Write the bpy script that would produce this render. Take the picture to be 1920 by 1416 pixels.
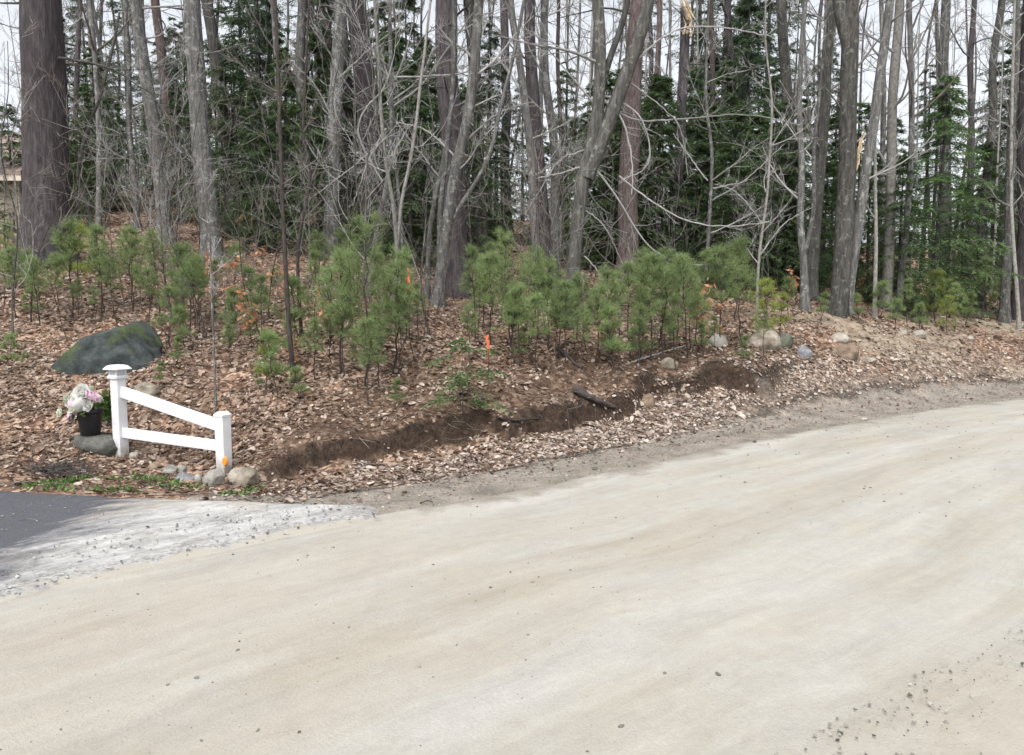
import bpy, math, random
import numpy as np

for o in list(bpy.data.objects):
    bpy.data.objects.remove(o)
scene = bpy.context.scene
COL = scene.collection
R = math.radians

# ------------------------------------------------------------------ camera
CAM_H, PITCH, F = 1.6, R(5.45), 1450.0          # F in pixels of a 1920 wide picture
cam_data = bpy.data.cameras.new('camera')
cam_data.sensor_width = 36.0
cam_data.lens = 36.0 * F / 1920.0
cam_data.clip_start, cam_data.clip_end = 0.05, 1500
cam = bpy.data.objects.new('camera', cam_data)
COL.objects.link(cam)
cam.location = (0, 0, CAM_H)
cam.rotation_euler = (R(90) - PITCH, 0, 0)
scene.camera = cam

# ------------------------------------------------------------------ sky and sun (overcast)
SUN_EL, SUN_AZ = R(58), R(200)
world = bpy.data.worlds.new('World')
scene.world = world
world.use_nodes = True
wn, wl = world.node_tree.nodes, world.node_tree.links
wn.clear()
sky = wn.new('ShaderNodeTexSky')
sky.sky_type = 'NISHITA'
sky.sun_disc = False
sky.sun_elevation = SUN_EL
sky.sun_rotation = SUN_AZ
sky.dust_density = 4.0
sky.air_density = 1.0
hs = wn.new('ShaderNodeHueSaturation')
hs.inputs['Saturation'].default_value = 0.22
bg = wn.new('ShaderNodeBackground')
bg.inputs['Strength'].default_value = 0.15
wo = wn.new('ShaderNodeOutputWorld')
wl.new(sky.outputs[0], hs.inputs['Color'])
wl.new(hs.outputs[0], bg.inputs['Color'])
wl.new(bg.outputs[0], wo.inputs['Surface'])
sd = bpy.data.lights.new('sun', 'SUN')
sd.energy = 1.0
sd.angle = R(35)
sd.color = (1.0, 0.97, 0.93)
sun = bpy.data.objects.new('sun', sd)
COL.objects.link(sun)
# sun_rotation is measured clockwise from +Y
sdir = np.array([math.sin(SUN_AZ) * math.cos(SUN_EL), math.cos(SUN_AZ) * math.cos(SUN_EL), math.sin(SUN_EL)])
from mathutils import Vector
sun.rotation_euler = Vector(sdir).to_track_quat('Z', 'Y').to_euler()

vs = scene.view_settings
vs.view_transform = 'Standard'
vs.look = 'None'
vs.exposure = 0.95
vs.gamma = 1.0
vs.use_curve_mapping = False
scene.render.engine = 'CYCLES'
scene.cycles.use_denoising = True
scene.cycles.max_bounces = 4
scene.cycles.diffuse_bounces = 2
scene.cycles.transmission_bounces = 2
scene.cycles.transparent_max_bounces = 2
scene.cycles.use_adaptive_sampling = True
scene.cycles.adaptive_threshold = 0.03

rng = np.random.default_rng(11)
random.seed(5)

# ------------------------------------------------------------------ helpers
def hash3(i, j, k, seed=0):
    n = (i.astype(np.int64) * 374761393 + j.astype(np.int64) * 668265263 + k.astype(np.int64) * 2147483647 + seed * 1274126177) & 0xffffffff
    n = ((n ^ (n >> 13)) * 1274126177) & 0xffffffff
    n = ((n ^ (n >> 16)) * 2246822519) & 0xffffffff
    return ((n ^ (n >> 15)) & 0xffff) / 65535.0

def vnoise(p, seed=0):
    p = np.asarray(p, float)
    i = np.floor(p).astype(np.int64)
    f = p - i
    f = f * f * (3 - 2 * f)
    out = 0
    for a in (0, 1):
        for b in (0, 1):
            for c in (0, 1):
                w = (f[..., 0] if a else 1 - f[..., 0]) * (f[..., 1] if b else 1 - f[..., 1]) * (f[..., 2] if c else 1 - f[..., 2])
                out = out + w * hash3(i[..., 0] + a, i[..., 1] + b, i[..., 2] + c, seed)
    return out * 2 - 1

def fbm(p, octs=3, seed=0):
    p = np.asarray(p, float)
    s, a, t = 0, 1.0, 0
    for o in range(octs):
        s = s + a * vnoise(p * (2.03 ** o) + 17.3 * o, seed + o)
        t += a
        a *= 0.5
    return s / t

def fbm2(x, y, octs=3, seed=0):
    return fbm(np.stack([x, y, np.zeros_like(x)], -1), octs, seed)

def sstep(a, b, x):
    t = np.clip((x - a) / (b - a), 0, 1)
    return t * t * (3 - 2 * t)

def nrm(v):
    return v / np.maximum(np.linalg.norm(v, axis=-1, keepdims=True), 1e-9)

class Geo:
    def __init__(self):
        self.V, self.T, self.Q, self.n = [], [], [], 0
    def add(self, V, T=None, Q=None):
        V = np.asarray(V, float).reshape(-1, 3)
        if T is not None and len(T):
            self.T.append(np.asarray(T, np.int64).reshape(-1, 3) + self.n)
        if Q is not None and len(Q):
            self.Q.append(np.asarray(Q, np.int64).reshape(-1, 4) + self.n)
        self.V.append(V)
        self.n += len(V)
        return self
    def mesh(self, name, mat, smooth=True, attrs=None):
        V = np.concatenate(self.V) if self.V else np.zeros((0, 3))
        T = np.concatenate(self.T) if self.T else np.zeros((0, 3), np.int64)
        Q = np.concatenate(self.Q) if self.Q else np.zeros((0, 4), np.int64)
        me = bpy.data.meshes.new(name)
        me.vertices.add(len(V))
        me.vertices.foreach_set('co', V.astype(np.float32).ravel())
        loops = np.concatenate([T.ravel(), Q.ravel()])
        starts = np.concatenate([np.arange(len(T)) * 3, len(T) * 3 + np.arange(len(Q)) * 4])
        me.loops.add(len(loops))
        me.loops.foreach_set('vertex_index', loops.astype(np.int32))
        me.polygons.add(len(starts))
        me.polygons.foreach_set('loop_start', starts.astype(np.int32))
        me.polygons.foreach_set('use_smooth', np.full(len(starts), bool(smooth)))
        for k, a in (attrs or {}).items():
            a = np.asarray(a, np.float32)
            if a.ndim == 1:
                me.attributes.new(k, 'FLOAT', 'POINT').data.foreach_set('value', a)
            else:
                me.attributes.new(k, 'FLOAT_VECTOR', 'POINT').data.foreach_set('vector', a.ravel())
        me.update(calc_edges=True)
        if mat is not None:
            me.materials.append(mat)
        return me

def link(name, data, parent=None, loc=None, rot=None, scale=None):
    o = bpy.data.objects.new(name, data)
    COL.objects.link(o)
    if parent is not None:
        o.parent = parent
    if loc is not None:
        o.location = loc
    if rot is not None:
        o.rotation_euler = rot if hasattr(rot, '__len__') else (0, 0, rot)
    if scale is not None:
        o.scale = scale if hasattr(scale, '__len__') else (scale,) * 3
    return o

def tag(o, label, cat, group=None):
    o['label'] = label
    o['category'] = cat
    if group:
        o['group'] = group
    return o

MANY = []
def thing(name, label, cat, group=None, loc=(0, 0, 0), rot=0, scale=1, parts=()):
    """an Empty at the base of the thing with its parts: (name, mesh[, subparts])"""
    e = link(name, None, None, loc, rot, scale)
    e.empty_display_size = 0.1
    tag(e, label, cat, group)
    for p in parts:
        c = link(p[0], p[1], e)
        if p[0] in ('branches', 'crown', 'needles', 'leaves'):
            c['kind'] = 'stuff'
        for q in (p[2] if len(p) > 2 else ()):
            link(q[0], q[1], c)
    return e

def tubes(P, Rd, sides, cap=False):
    """batched tubes: P (B,n,3), Rd (B,n) -> V, Q"""
    P = np.asarray(P, float)
    Rd = np.asarray(Rd, float)
    B, n, _ = P.shape
    t = np.gradient(P, axis=1)
    t = nrm(t)
    mean = nrm(P[:, -1] - P[:, 0])
    ref = np.where(np.abs(mean[:, 2:3]) > 0.75, np.array([[1.0, 0.13, 0]]), np.array([[0.0, 0.1, 1.0]]))[:, None, :]
    n1 = nrm(np.cross(t, np.broadcast_to(ref, t.shape)))
    n2 = np.cross(t, n1)
    a = np.arange(sides) * 2 * math.pi / sides
    V = P[:, :, None, :] + Rd[:, :, None, None] * (np.cos(a)[None, None, :, None] * n1[:, :, None, :] + np.sin(a)[None, None, :, None] * n2[:, :, None, :])
    i = np.arange(B)[:, None, None] * n * sides
    j = np.arange(n - 1)[None, :, None] * sides
    k = np.arange(sides)[None, None, :]
    k2 = (k + 1) % sides
    Q = np.stack([i + j + k, i + j + k2, i + j + sides + k2, i + j + sides + k], -1).reshape(-1, 4)
    return V.reshape(-1, 3), Q

def grow(S, D, L, npts, wob, up, rg):
    B = len(S)
    P = np.zeros((B, npts, 3))
    P[:, 0] = S
    d = nrm(D.copy())
    st = (L / (npts - 1))[:, None]
    for i in range(1, npts):
        d = nrm(d + wob * rg.normal(size=(B, 3)) + np.array([0, 0, up]))
        P[:, i] = P[:, i - 1] + d * st
    return P

def children(P, per, t0, t1, ang, rg):
    """start points and directions of `per` side shoots on each path"""
    B, n, _ = P.shape
    t = np.sort(rg.uniform(t0, t1, (B, per)), axis=1)
    f = t * (n - 1)
    i = np.minimum(f.astype(int), n - 2)
    fr = (f - i)[..., None]
    b = np.arange(B)[:, None]
    S = P[b, i] * (1 - fr) + P[b, i + 1] * fr
    T = nrm(P[b, i + 1] - P[b, i])
    rv = rg.normal(size=S.shape)
    side = nrm(rv - (rv * T).sum(-1, keepdims=True) * T)
    a = ang * rg.uniform(0.6, 1.25, (B, per, 1))
    D = np.cos(a) * T + np.sin(a) * side
    return S.reshape(-1, 3), D.reshape(-1, 3), t.reshape(-1)

# ------------------------------------------------------------------ picture geometry -> place
CP, SP = math.cos(PITCH), math.sin(PITCH)
def ray(px, py):
    u, v = (px - 960.0) / F, (708.0 - py) / F
    return np.array([u, CP + v * SP, -SP + v * CP])
def at(px, py, Y):
    d = ray(px, py)
    return np.array([0, 0, CAM_H]) + d * (Y / d[1])

# ------------------------------------------------------------------ road edge line, terrain
EDGE_PTS = np.array([(-60, -58), (-30, -26), (-14, -9.5), (-8, -2.2), (-2.75, 4.02), (-1.05, 5.64), (.09, 6.46), (1.27, 7.5), (3.2, 9.15), (5.69, 11.05), (8.6, 12.95), (17, 17.6), (40, 28), (90, 48), (220, 90)], float)
def catmull(P, per):
    out = []
    Q = np.vstack([2 * P[0] - P[1], P, 2 * P[-1] - P[-2]])
    for i in range(1, len(Q) - 2):
        p0, p1, p2, p3 = Q[i - 1], Q[i], Q[i + 1], Q[i + 2]
        # centripetal-ish tension
        t = np.linspace(0, 1, per, endpoint=False)[:, None]
        m1 = 0.5 * (p2 - p0) * np.linalg.norm(p2 - p1) / max(np.linalg.norm(p2 - p0) * .5, 1e-6)
        m2 = 0.5 * (p3 - p1) * np.linalg.norm(p2 - p1) / max(np.linalg.norm(p3 - p1) * .5, 1e-6)
        h00, h10, h01, h11 = 2 * t**3 - 3 * t**2 + 1, t**3 - 2 * t**2 + t, -2 * t**3 + 3 * t**2, t**3 - t**2
        out.append(h00 * p1 + h10 * m1 + h01 * p2 + h11 * m2)
    out.append(P[-1][None])
    return np.vstack(out)
EDGE = catmull(EDGE_PTS, 10)
EDGE_S = np.concatenate([[0], np.cumsum(np.linalg.norm(np.diff(EDGE, axis=0), axis=1))])

def edge_dist(x, y):
    """signed distance to the far road edge: positive into the wood"""
    p = np.stack([x, y], -1).reshape(-1, 2)
    a, b = EDGE[:-1], EDGE[1:]
    ab = b - a
    out = np.empty(len(p))
    for s in range(0, len(p), 20000):
        q = p[s:s + 20000, None, :]
        t = np.clip(((q - a) * ab).sum(-1) / (ab * ab).sum(-1), 0, 1)
        d = q - (a + t[..., None] * ab)
        dd = (d * d).sum(-1)
        k = dd.argmin(1)
        ii = np.arange(len(k))
        cr = ab[k, 0] * d[ii, k, 1] - ab[k, 1] * d[ii, k, 0]
        out[s:s + 20000] = np.sqrt(dd[ii, k]) * np.sign(cr)
    return out.reshape(np.shape(x))

CTRL = [(0, 880, 7.3), (100, 872, 7.5), (227, 862, 7.9), (425, 890, 7.3), (600, 885, 7.4), (740, 890, 7.3),
        (0, 800, 8.3), (150, 805, 8.35), (300, 795, 8.6), (450, 805, 8.4), (0, 700, 9.7), (190, 700, 9.8), (400, 700, 9.9),
        (0, 600, 11.5), (250, 600, 11.8), (450, 600, 12), (0, 520, 13.5), (80, 490, 14), (250, 500, 15), (450, 500, 15.5), (600, 480, 17),
        (0, 470, 18), (250, 400, 22), (450, 410, 23), (250, 362, 29), (450, 380, 30), (620, 430, 26),
        (600, 800, 8.5), (600, 740, 9.2), (600, 660, 10.4), (600, 580, 12.5),
        (750, 850, 8), (750, 790, 8.8), (750, 725, 9.4), (750, 640, 10.9), (750, 560, 13.5), (760, 470, 19), (720, 430, 28),
        (900, 850, 8.1), (900, 790, 8.9), (900, 725, 9.5), (900, 650, 10.9), (900, 590, 12.8), (860, 552, 14.5), (920, 490, 19), (950, 440, 26),
        (1100, 820, 8.9), (1100, 775, 9.6), (1100, 700, 10.25), (1100, 640, 11.6), (1100, 560, 14.5), (1180, 518, 16.5), (1100, 470, 24),
        (1300, 780, 10.0), (1300, 745, 10.6), (1300, 688, 11.1), (1300, 640, 12.6), (1300, 570, 15.5), (1260, 495, 20), (1300, 470, 28),
        (1500, 750, 11), (1500, 700, 12), (1500, 650, 13), (1500, 610, 14.2), (1500, 575, 16), (1450, 500, 26),
        (1700, 720, 12.8), (1700, 670, 14), (1700, 630, 15.2), (1700, 600, 17), (1700, 540, 25),
        (1910, 700, 15.2), (1910, 650, 16.5), (1910, 620, 18), (1910, 590, 21), (1910, 530, 32)]
cp = [at(*c) for c in CTRL]
cp += [np.array(p, float) for p in [(-34, 50, 8.5), (-15, 50, 8), (0, 50, 7), (15, 50, 5.0), (35, 50, 3.2), (-50, 90, 10), (0, 90, 9.5), (50, 90, 6),
        (-22, 25, 5.0), (-22, 14, 2.8), (-14, 10, 1.0), (-12, 7.3, .15), (24, 24, .9), (34, 30, 1.0), (-40, 20, 4)]]
cp = np.array(cp)
def tps_k(r2):
    return 0.5 * r2 * np.log(r2 + 1e-9)
def tps_fit(XY, Z, lam):
    n = len(XY)
    K = tps_k(((XY[:, None] - XY[None]) ** 2).sum(-1)) + lam * np.eye(n)
    Pm = np.hstack([np.ones((n, 1)), XY])
    A = np.block([[K, Pm], [Pm.T, np.zeros((3, 3))]])
    return np.linalg.solve(A, np.concatenate([Z, np.zeros(3)]))
XYC = cp[:, :2]
WT = tps_fit(XYC, cp[:, 2], 0.15)
def tps(x, y):
    q = np.stack([x, y], -1).reshape(-1, 2)
    out = np.empty(len(q))
    for s in range(0, len(q), 20000):
        k = tps_k(((q[s:s + 20000, None] - XYC[None]) ** 2).sum(-1))
        out[s:s + 20000] = k @ WT[:-3] + WT[-3] + q[s:s + 20000] @ WT[-2:]
    return out.reshape(np.shape(x))

def e2(x, e):
    return e
def scarp_coord(x, y, e):
    return e - .38 * (1 - sstep(-1.2, .8, x)) + .22 * sstep(-.3, 1.6, x) + .22 * sstep(1.6, 3.4, x) + .36 * fbm2(x * .8, y * .8, 3, 71) + .20 * fbm2(x * 3.2, y * 3.2, 3, 72)
def scarp_win(x, y):
    return sstep(-2.9, -1.9, x) * (1 - sstep(3.6, 5.0, x)) * (.6 + .4 * sstep(-.2, .15, fbm2(x * 1.3, y * 1.3, 3, 75)))
UP_RAW = np.array([(-24, 9.5), (-12, 7.75), (-7, 6.95), (-4.35, 6.5), (-3.2, 6.27), (-2.3, 6.12), (-1.5, 6.0), (-.85, 5.93)])
def drive_gap(x, y):
    """metres beyond the upper side of the driveway (large where there is none)"""
    return np.where(x < -.6, y - np.interp(x, UP_RAW[:, 0], UP_RAW[:, 1]), 9.0)
def tz(x, y, e=None):
    """height of the ground"""
    x, y = np.asarray(x, float), np.asarray(y, float)
    if e is None:
        e = edge_dist(x, y)
    far = sstep(60, 95, np.hypot(x, y - 10))
    xr, yr = x, y
    base = tps(np.clip(xr, -40, 45), np.clip(yr, -5, 85))
    base = np.clip(base, -0.05, 11)
    base = base * (1 - far) + 8.0 * far
    lump = 0.10 * fbm2(x * 1.1, y * 1.1, 3, 3) + 0.07 * fbm2(x * 4.5, y * 4.5, 4, 9)
    w = sstep(0.05, 1.5, e)
    en = scarp_coord(x, y, e)
    base = base + scarp_win(x, y) * .26 * (sstep(1.80, 1.93, en) - sstep(1.0, 3.2, e))
    z = w * base + lump * sstep(0.6, 2.2, e) + 0.012 * fbm2(x * 5, y * 5, 3, 5)
    z = z * np.where(e > -.2, sstep(-.02, .8, drive_gap(x, y)), 1)
    z = z - 0.10 * sstep(0.02, -0.5, e)
    return z
def g1(x, y):
    return float(tz(np.array([x]), np.array([y]))[0])

def ground(px, py, y0=3.0, y1=60.0):
    """where the sight line of a picture point meets the ground"""
    d = ray(px, py)
    ys = np.linspace(y0, y1, 900)
    pts = np.array([0, 0, CAM_H])[None] + d[None] * (ys / d[1])[:, None]
    below = pts[:, 2] <= tz(pts[:, 0], pts[:, 1])
    k = int(np.argmax(below)) if below.any() else len(ys) - 1
    p = pts[k]
    return np.array([p[0], p[1], g1(p[0], p[1])])

# ------------------------------------------------------------------ materials
def new_mat(name):
    m = bpy.data.materials.new(name)
    m.use_nodes = True
    nt = m.node_tree
    nt.nodes.clear()
    out = nt.nodes.new('ShaderNodeOutputMaterial')
    b = nt.nodes.new('ShaderNodeBsdfPrincipled')
    b.inputs['Roughness'].default_value = 0.9
    b.inputs['Specular IOR Level'].default_value = 0.2
    nt.links.new(b.outputs[0], out.inputs['Surface'])
    return m, nt, b, out
def N(nt, t, **kw):
    n = nt.nodes.new(t)
    for k, v in kw.items():
        if k in n.inputs:
            n.inputs[k].default_value = v
        else:
            setattr(n, k, v)
    return n
def ramp(nt, stops, src=None, interp='LINEAR'):
    n = nt.nodes.new('ShaderNodeValToRGB')
    n.color_ramp.interpolation = interp
    el = n.color_ramp.elements
    while len(el) > 1:
        el.remove(el[-1])
    for i, (p, c) in enumerate(stops):
        e = el[0] if i == 0 else el.new(p)
        e.position = p
        e.color = (*c, 1) if len(c) == 3 else c
    if src is not None:
        nt.links.new(src, n.inputs[0])
    return n
def noise(nt, vec, scale, detail=4, rough=0.55):
    n = N(nt, 'ShaderNodeTexNoise')
    n.inputs['Scale'].default_value = scale
    n.inputs['Detail'].default_value = detail
    n.inputs['Roughness'].default_value = rough
    if vec is not None:
        nt.links.new(vec, n.inputs['Vector'])
    return n
def mixc(nt, fac, a, b, mode='MIX'):
    n = nt.nodes.new('ShaderNodeMix')
    n.data_type = 'RGBA'
    n.blend_type = mode
    for s, v in ((n.inputs[0], fac), (n.inputs[6], a), (n.inputs[7], b)):
        if isinstance(v, bpy.types.NodeSocket):
            nt.links.new(v, s)
        elif isinstance(v, (int, float)):
            s.default_value = v
        else:
            s.default_value = (*v, 1)
    return n.outputs[2]
def math_n(nt, op, a, b=None, clamp=False):
    n = nt.nodes.new('ShaderNodeMath')
    n.operation = op
    n.use_clamp = clamp
    for i, v in enumerate((a, b)):
        if v is None:
            continue
        if isinstance(v, bpy.types.NodeSocket):
            nt.links.new(v, n.inputs[i])
        else:
            n.inputs[i].default_value = v
    return n.outputs[0]
def mapping(nt, vec, scale=(1, 1, 1)):
    n = nt.nodes.new('ShaderNodeMapping')
    n.inputs['Scale'].default_value = scale
    nt.links.new(vec, n.inputs['Vector'])
    return n.outputs[0]
def objvec(nt, shift=True):
    tc = nt.nodes.new('ShaderNodeTexCoord')
    if not shift:
        return tc.outputs['Object']
    oi = nt.nodes.new('ShaderNodeObjectInfo')
    m = math_n(nt, 'MULTIPLY', oi.outputs['Random'], 37.0)
    a = nt.nodes.new('ShaderNodeVectorMath')
    a.operation = 'ADD'
    nt.links.new(tc.outputs['Object'], a.inputs[0])
    nt.links.new(m, a.inputs[1])
    return a.outputs[0]
def bump(nt, b, h, strength=0.5, dist=0.02):
    n = nt.nodes.new('ShaderNodeBump')
    n.inputs['Strength'].default_value = strength
    n.inputs['Distance'].default_value = dist
    nt.links.new(h, n.inputs['Height'])
    nt.links.new(n.outputs[0], b.inputs['Normal'])

def bark_mat(name, dark, mid, light, zs=0.18, scale=22, lichen=None, lich_amt=0.55, bstr=0.9, bdist=0.03):
    m, nt, b, out = new_mat(name)
    v = objvec(nt)
    sv = mapping(nt, v, (1, 1, zs))
    n1 = noise(nt, sv, scale, 5, 0.65)
    n2 = noise(nt, v, 3.0, 3)
    c = ramp(nt, [(0.33, dark), (0.5, mid), (0.68, light)], n1.outputs[0])
    c2 = mixc(nt, math_n(nt, 'MULTIPLY', n2.outputs[0], 0.7), c.outputs[0], mid)
    if lichen:
        n3 = noise(nt, v, 9.0, 5, 0.7)
        f = ramp(nt, [(lich_amt, (0, 0, 0)), (lich_amt + 0.06, (1, 1, 1))], n3.outputs[0])
        c2 = mixc(nt, math_n(nt, 'MULTIPLY', f.outputs[0], 0.75), c2, lichen)
    oi = nt.nodes.new('ShaderNodeObjectInfo')
    br = math_n(nt, 'MULTIPLY_ADD', oi.outputs['Random'], 0.5)
    br.node.inputs[2].default_value = 0.75
    c3 = mixc(nt, 1.0, c2, br, 'MULTIPLY')
    nt.links.new(c3, b.inputs['Base Color'])
    bump(nt, b, n1.outputs[0], bstr, bdist)
    return m

M = {}
M['pine_bark'] = bark_mat('pine_bark', (.028, .025, .027), (.075, .066, .07), (.15, .132, .135), 0.16, 20, None, .6, 1.0, .05)
M['red_bark'] = bark_mat('reddish_pine_bark', (.04, .03, .028), (.11, .085, .08), (.20, .165, .155), 0.2, 22, None, .6, 1.0, .04)
M['grey_bark'] = bark_mat('grey_hardwood_bark', (.034, .033, .032), (.112, .110, .106), (.235, .232, .226), 0.2, 22, (.28, .29, .27), .55, .8, .02)
M['olive_bark'] = bark_mat('olive_hardwood_bark', (.027, .026, .024), (.084, .081, .074), (.175, .17, .16), 0.17, 22, (.22, .23, .19), .57, .9, .025)
M['pale_bark'] = bark_mat('pale_bark', (.11, .105, .095), (.25, .24, .22), (.38, .37, .35), 0.8, 18, (.12, .11, .10), .62, .4, .01)
M['dark_stem'] = bark_mat('dark_stem_bark', (.03, .024, .022), (.06, .05, .046), (.10, .085, .08), 0.3, 30)
M['twig'] = bark_mat('grey_twig_bark', (.17, .167, .16), (.29, .285, .277), (.40, .397, .388), 0.5, 12, None, .6, .2, .002)
M['brown_twig'] = bark_mat('brown_twig_bark', (.09, .08, .07), (.16, .145, .13), (.24, .22, .20), 0.5, 12, None, .6, .2, .002)
M['dead_twig'] = bark_mat('dead_twig_bark', (.04, .036, .034), (.085, .077, .072), (.15, .14, .13), 0.5, 12, None, .6, .2, .002)

def foliage_mat(name, stops, trans=0.35, objvar=0.35):
    m, nt, b, out = new_mat(name)
    g = nt.nodes.new('ShaderNodeNewGeometry')
    c = ramp(nt, stops, g.outputs['Random Per Island'])
    oi = nt.nodes.new('ShaderNodeObjectInfo')
    br = math_n(nt, 'MULTIPLY_ADD', oi.outputs['Random'], objvar)
    br.node.inputs[2].default_value = 1 - objvar / 2
    c3 = mixc(nt, 1.0, c.outputs[0], br, 'MULTIPLY')
    nt.links.new(c3, b.inputs['Base Color'])
    b.inputs['Roughness'].default_value = 0.7
    t = nt.nodes.new('ShaderNodeBsdfTranslucent')
    nt.links.new(c3, t.inputs['Color'])
    mx = nt.nodes.new('ShaderNodeMixShader')
    mx.inputs[0].default_value = trans
    nt.links.new(b.outputs[0], mx.inputs[1])
    nt.links.new(t.outputs[0], mx.inputs[2])
    nt.links.new(mx.outputs[0], out.inputs['Surface'])
    return m
M['pine_needles'] = foliage_mat('soft_pine_needles', [(0, (.17, .24, .10)), (.5, (.26, .345, .15)), (1, (.36, .45, .215))], .5)
M['yellow_needles'] = foliage_mat('yellow_green_needles', [(0, (.22, .27, .065)), (.5, (.33, .39, .11)), (1, (.45, .49, .18))], .5)
M['hemlock_needles'] = foliage_mat('hemlock_needles', [(0, (.06, .10, .046)), (.6, (.105, .165, .072)), (1, (.165, .235, .108))], .45)
M['dark_needles'] = foliage_mat('dark_conifer_needles', [(0, (.052, .082, .052)), (.6, (.09, .132, .077)), (1, (.135, .185, .11))], .45)
M['bright_hemlock'] = foliage_mat('fresh_hemlock_needles', [(0, (.065, .12, .05)), (.5, (.12, .20, .078)), (1, (.19, .285, .115))], .45)
M['orange_leaf'] = foliage_mat('clinging_orange_leaves', [(0, (.48, .21, .10)), (.5, (.60, .32, .18)), (1, (.68, .45, .30))], .4)
M['green_leaf'] = foliage_mat('green_leaves', [(0, (.04, .09, .02)), (.5, (.09, .17, .04)), (1, (.18, .27, .09))], .3)
M['litter'] = foliage_mat('brown_leaf_litter', [(0, (.055, .034, .025)), (.22, (.125, .083, .06)), (.45, (.215, .152, .112)), (.7, (.31, .232, .18)), (.9, (.41, .33, .27)), (1, (.52, .44, .375))], .12)
M['pale_litter'] = foliage_mat('dusty_leaf_litter', [(0, (.085, .062, .05)), (.3, (.20, .155, .125)), (.6, (.33, .272, .23)), (.85, (.43, .372, .325)), (1, (.54, .485, .43))], .12)

def plain(name, c, rough=.6, spec=.4, var=0.0, vscale=8):
    m, nt, b, out = new_mat(name)
    b.inputs['Roughness'].default_value = rough
    b.inputs['Specular IOR Level'].default_value = spec
    if var:
        n = noise(nt, objvec(nt), vscale, 5)
        r = ramp(nt, [(.3, tuple(x * (1 - var) for x in c)), (.7, tuple(min(1, x * (1 + var)) for x in c))], n.outputs[0])
        nt.links.new(r.outputs[0], b.inputs['Base Color'])
        bump(nt, b, n.outputs[0], .15, .005)
    else:
        b.inputs['Base Color'].default_value = (*c, 1)
    return m
M['vinyl'] = plain('white_vinyl', (.70, .71, .74), .4, .5, .05, 5)
def vinyl_mat():
    m, nt, b, out = new_mat('white_vinyl')
    b.inputs['Roughness'].default_value = .42
    b.inputs['Specular IOR Level'].default_value = .45
    tc = nt.nodes.new('ShaderNodeTexCoord').outputs['Object']
    n = noise(nt, tc, 4, 6, .65)
    c = ramp(nt, [(.3, (.62, .63, .645)), (.6, (.72, .73, .755))], n.outputs[0])
    sep = nt.nodes.new('ShaderNodeSeparateXYZ')
    nt.links.new(tc, sep.inputs[0])
    h = math_n(nt, 'ADD', sep.outputs['Z'], math_n(nt, 'MULTIPLY', math_n(nt, 'SUBTRACT', noise(nt, tc, 22, 6, .7).outputs[0], .5), .28))
    k = ramp(nt, [(.0, (.75, .75, .75)), (.06, (.35, .35, .35)), (.14, (0, 0, 0))], h)
    col = mixc(nt, k.outputs[0], c.outputs[0], (.24, .20, .15))
    sp = ramp(nt, [(.66, (0, 0, 0)), (.74, (.3, .3, .3))], noise(nt, tc, 13, 5, .7).outputs[0])
    col = mixc(nt, sp.outputs[0], col, (.46, .46, .40))
    nt.links.new(col, b.inputs['Base Color'])
    return m
M['vinyl'] = vinyl_mat()
M['lens'] = plain('lamp_lens', (.55, .56, .58), .15, .6)
M['pot'] = plain('black_plastic', (.012, .012, .014), .4, .5, .2)
M['orange'] = plain('orange_plastic', (.85, .28, .03), .4, .5)
M['ribbon'] = plain('orange_ribbon', (.85, .16, .06), .45, .5, .12, 20)
M['white_petal'] = foliage_mat('white_petals', [(0, (.78, .79, .74)), (1, (.88, .88, .86))], .4, .06)
M['pink_petal'] = foliage_mat('pink_petals', [(0, (.80, .56, .68)), (1, (.88, .74, .82))], .4, .06)
M['cream_petal'] = foliage_mat('cream_petals', [(0, (.68, .75, .58)), (1, (.84, .87, .78))], .4, .06)
M['raw_wood'] = plain('torn_wood', (.52, .40, .26), .8, .2, .3, 30)
M['paper'] = plain('paper', (.8, .8, .78), .7, .2)
M['soil_m'] = plain('dark_soil', (.05, .034, .025), .95, .1, .4, 20)

def stone_mat(name, a, b_, c, moss=None, moss_at=.55):
    m, nt, b, out = new_mat(name)
    v = objvec(nt)
    n1 = noise(nt, v, 6, 7, .65)
    n2 = noise(nt, v, 30, 4, .6)
    r = ramp(nt, [(.3, a), (.5, b_), (.7, c)], n1.outputs[0])
    col = mixc(nt, .25, r.outputs[0], n2.outputs[0], 'OVERLAY')
    if moss:
        n3 = noise(nt, v, 2.6, 6, .65)
        f = ramp(nt, [(moss_at, (0, 0, 0)), (moss_at + .09, (1, 1, 1))], n3.outputs[0])
        n4 = noise(nt, v, 25, 3)
        mc = mixc(nt, n4.outputs[0], tuple(x * .6 for x in moss), tuple(x * 1.5 for x in moss))
        col = mixc(nt, math_n(nt, 'MULTIPLY', f.outputs[0], .8), col, mc)
    dn = ramp(nt, [(.52, (0, 0, 0)), (.7, (.75, .75, .75))], noise(nt, v, 4.3, 6, .7).outputs[0])
    col = mixc(nt, dn.outputs[0], col, tuple(x * .55 for x in a))
    nt.links.new(col, b.inputs['Base Color'])
    bump(nt, b, n2.outputs[0], .8, .012)
    return m
M['boulder'] = stone_mat('mossy_boulder', (.022, .029, .03), (.048, .058, .058), (.09, .103, .10), (.06, .08, .03), .53)
M['stone_grey'] = stone_mat('grey_stone', (.13, .125, .11), (.24, .235, .21), (.36, .35, .32), (.20, .22, .12), .6)
M['stone_tan'] = stone_mat('tan_stone', (.15, .125, .098), (.26, .228, .185), (.38, .345, .29))
M['stone_pale'] = stone_mat('pale_stone', (.18, .16, .13), (.31, .28, .24), (.43, .40, .36))
M['stone_blue'] = stone_mat('blue_grey_stone', (.13, .138, .15), (.22, .23, .25), (.31, .32, .34))
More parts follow.
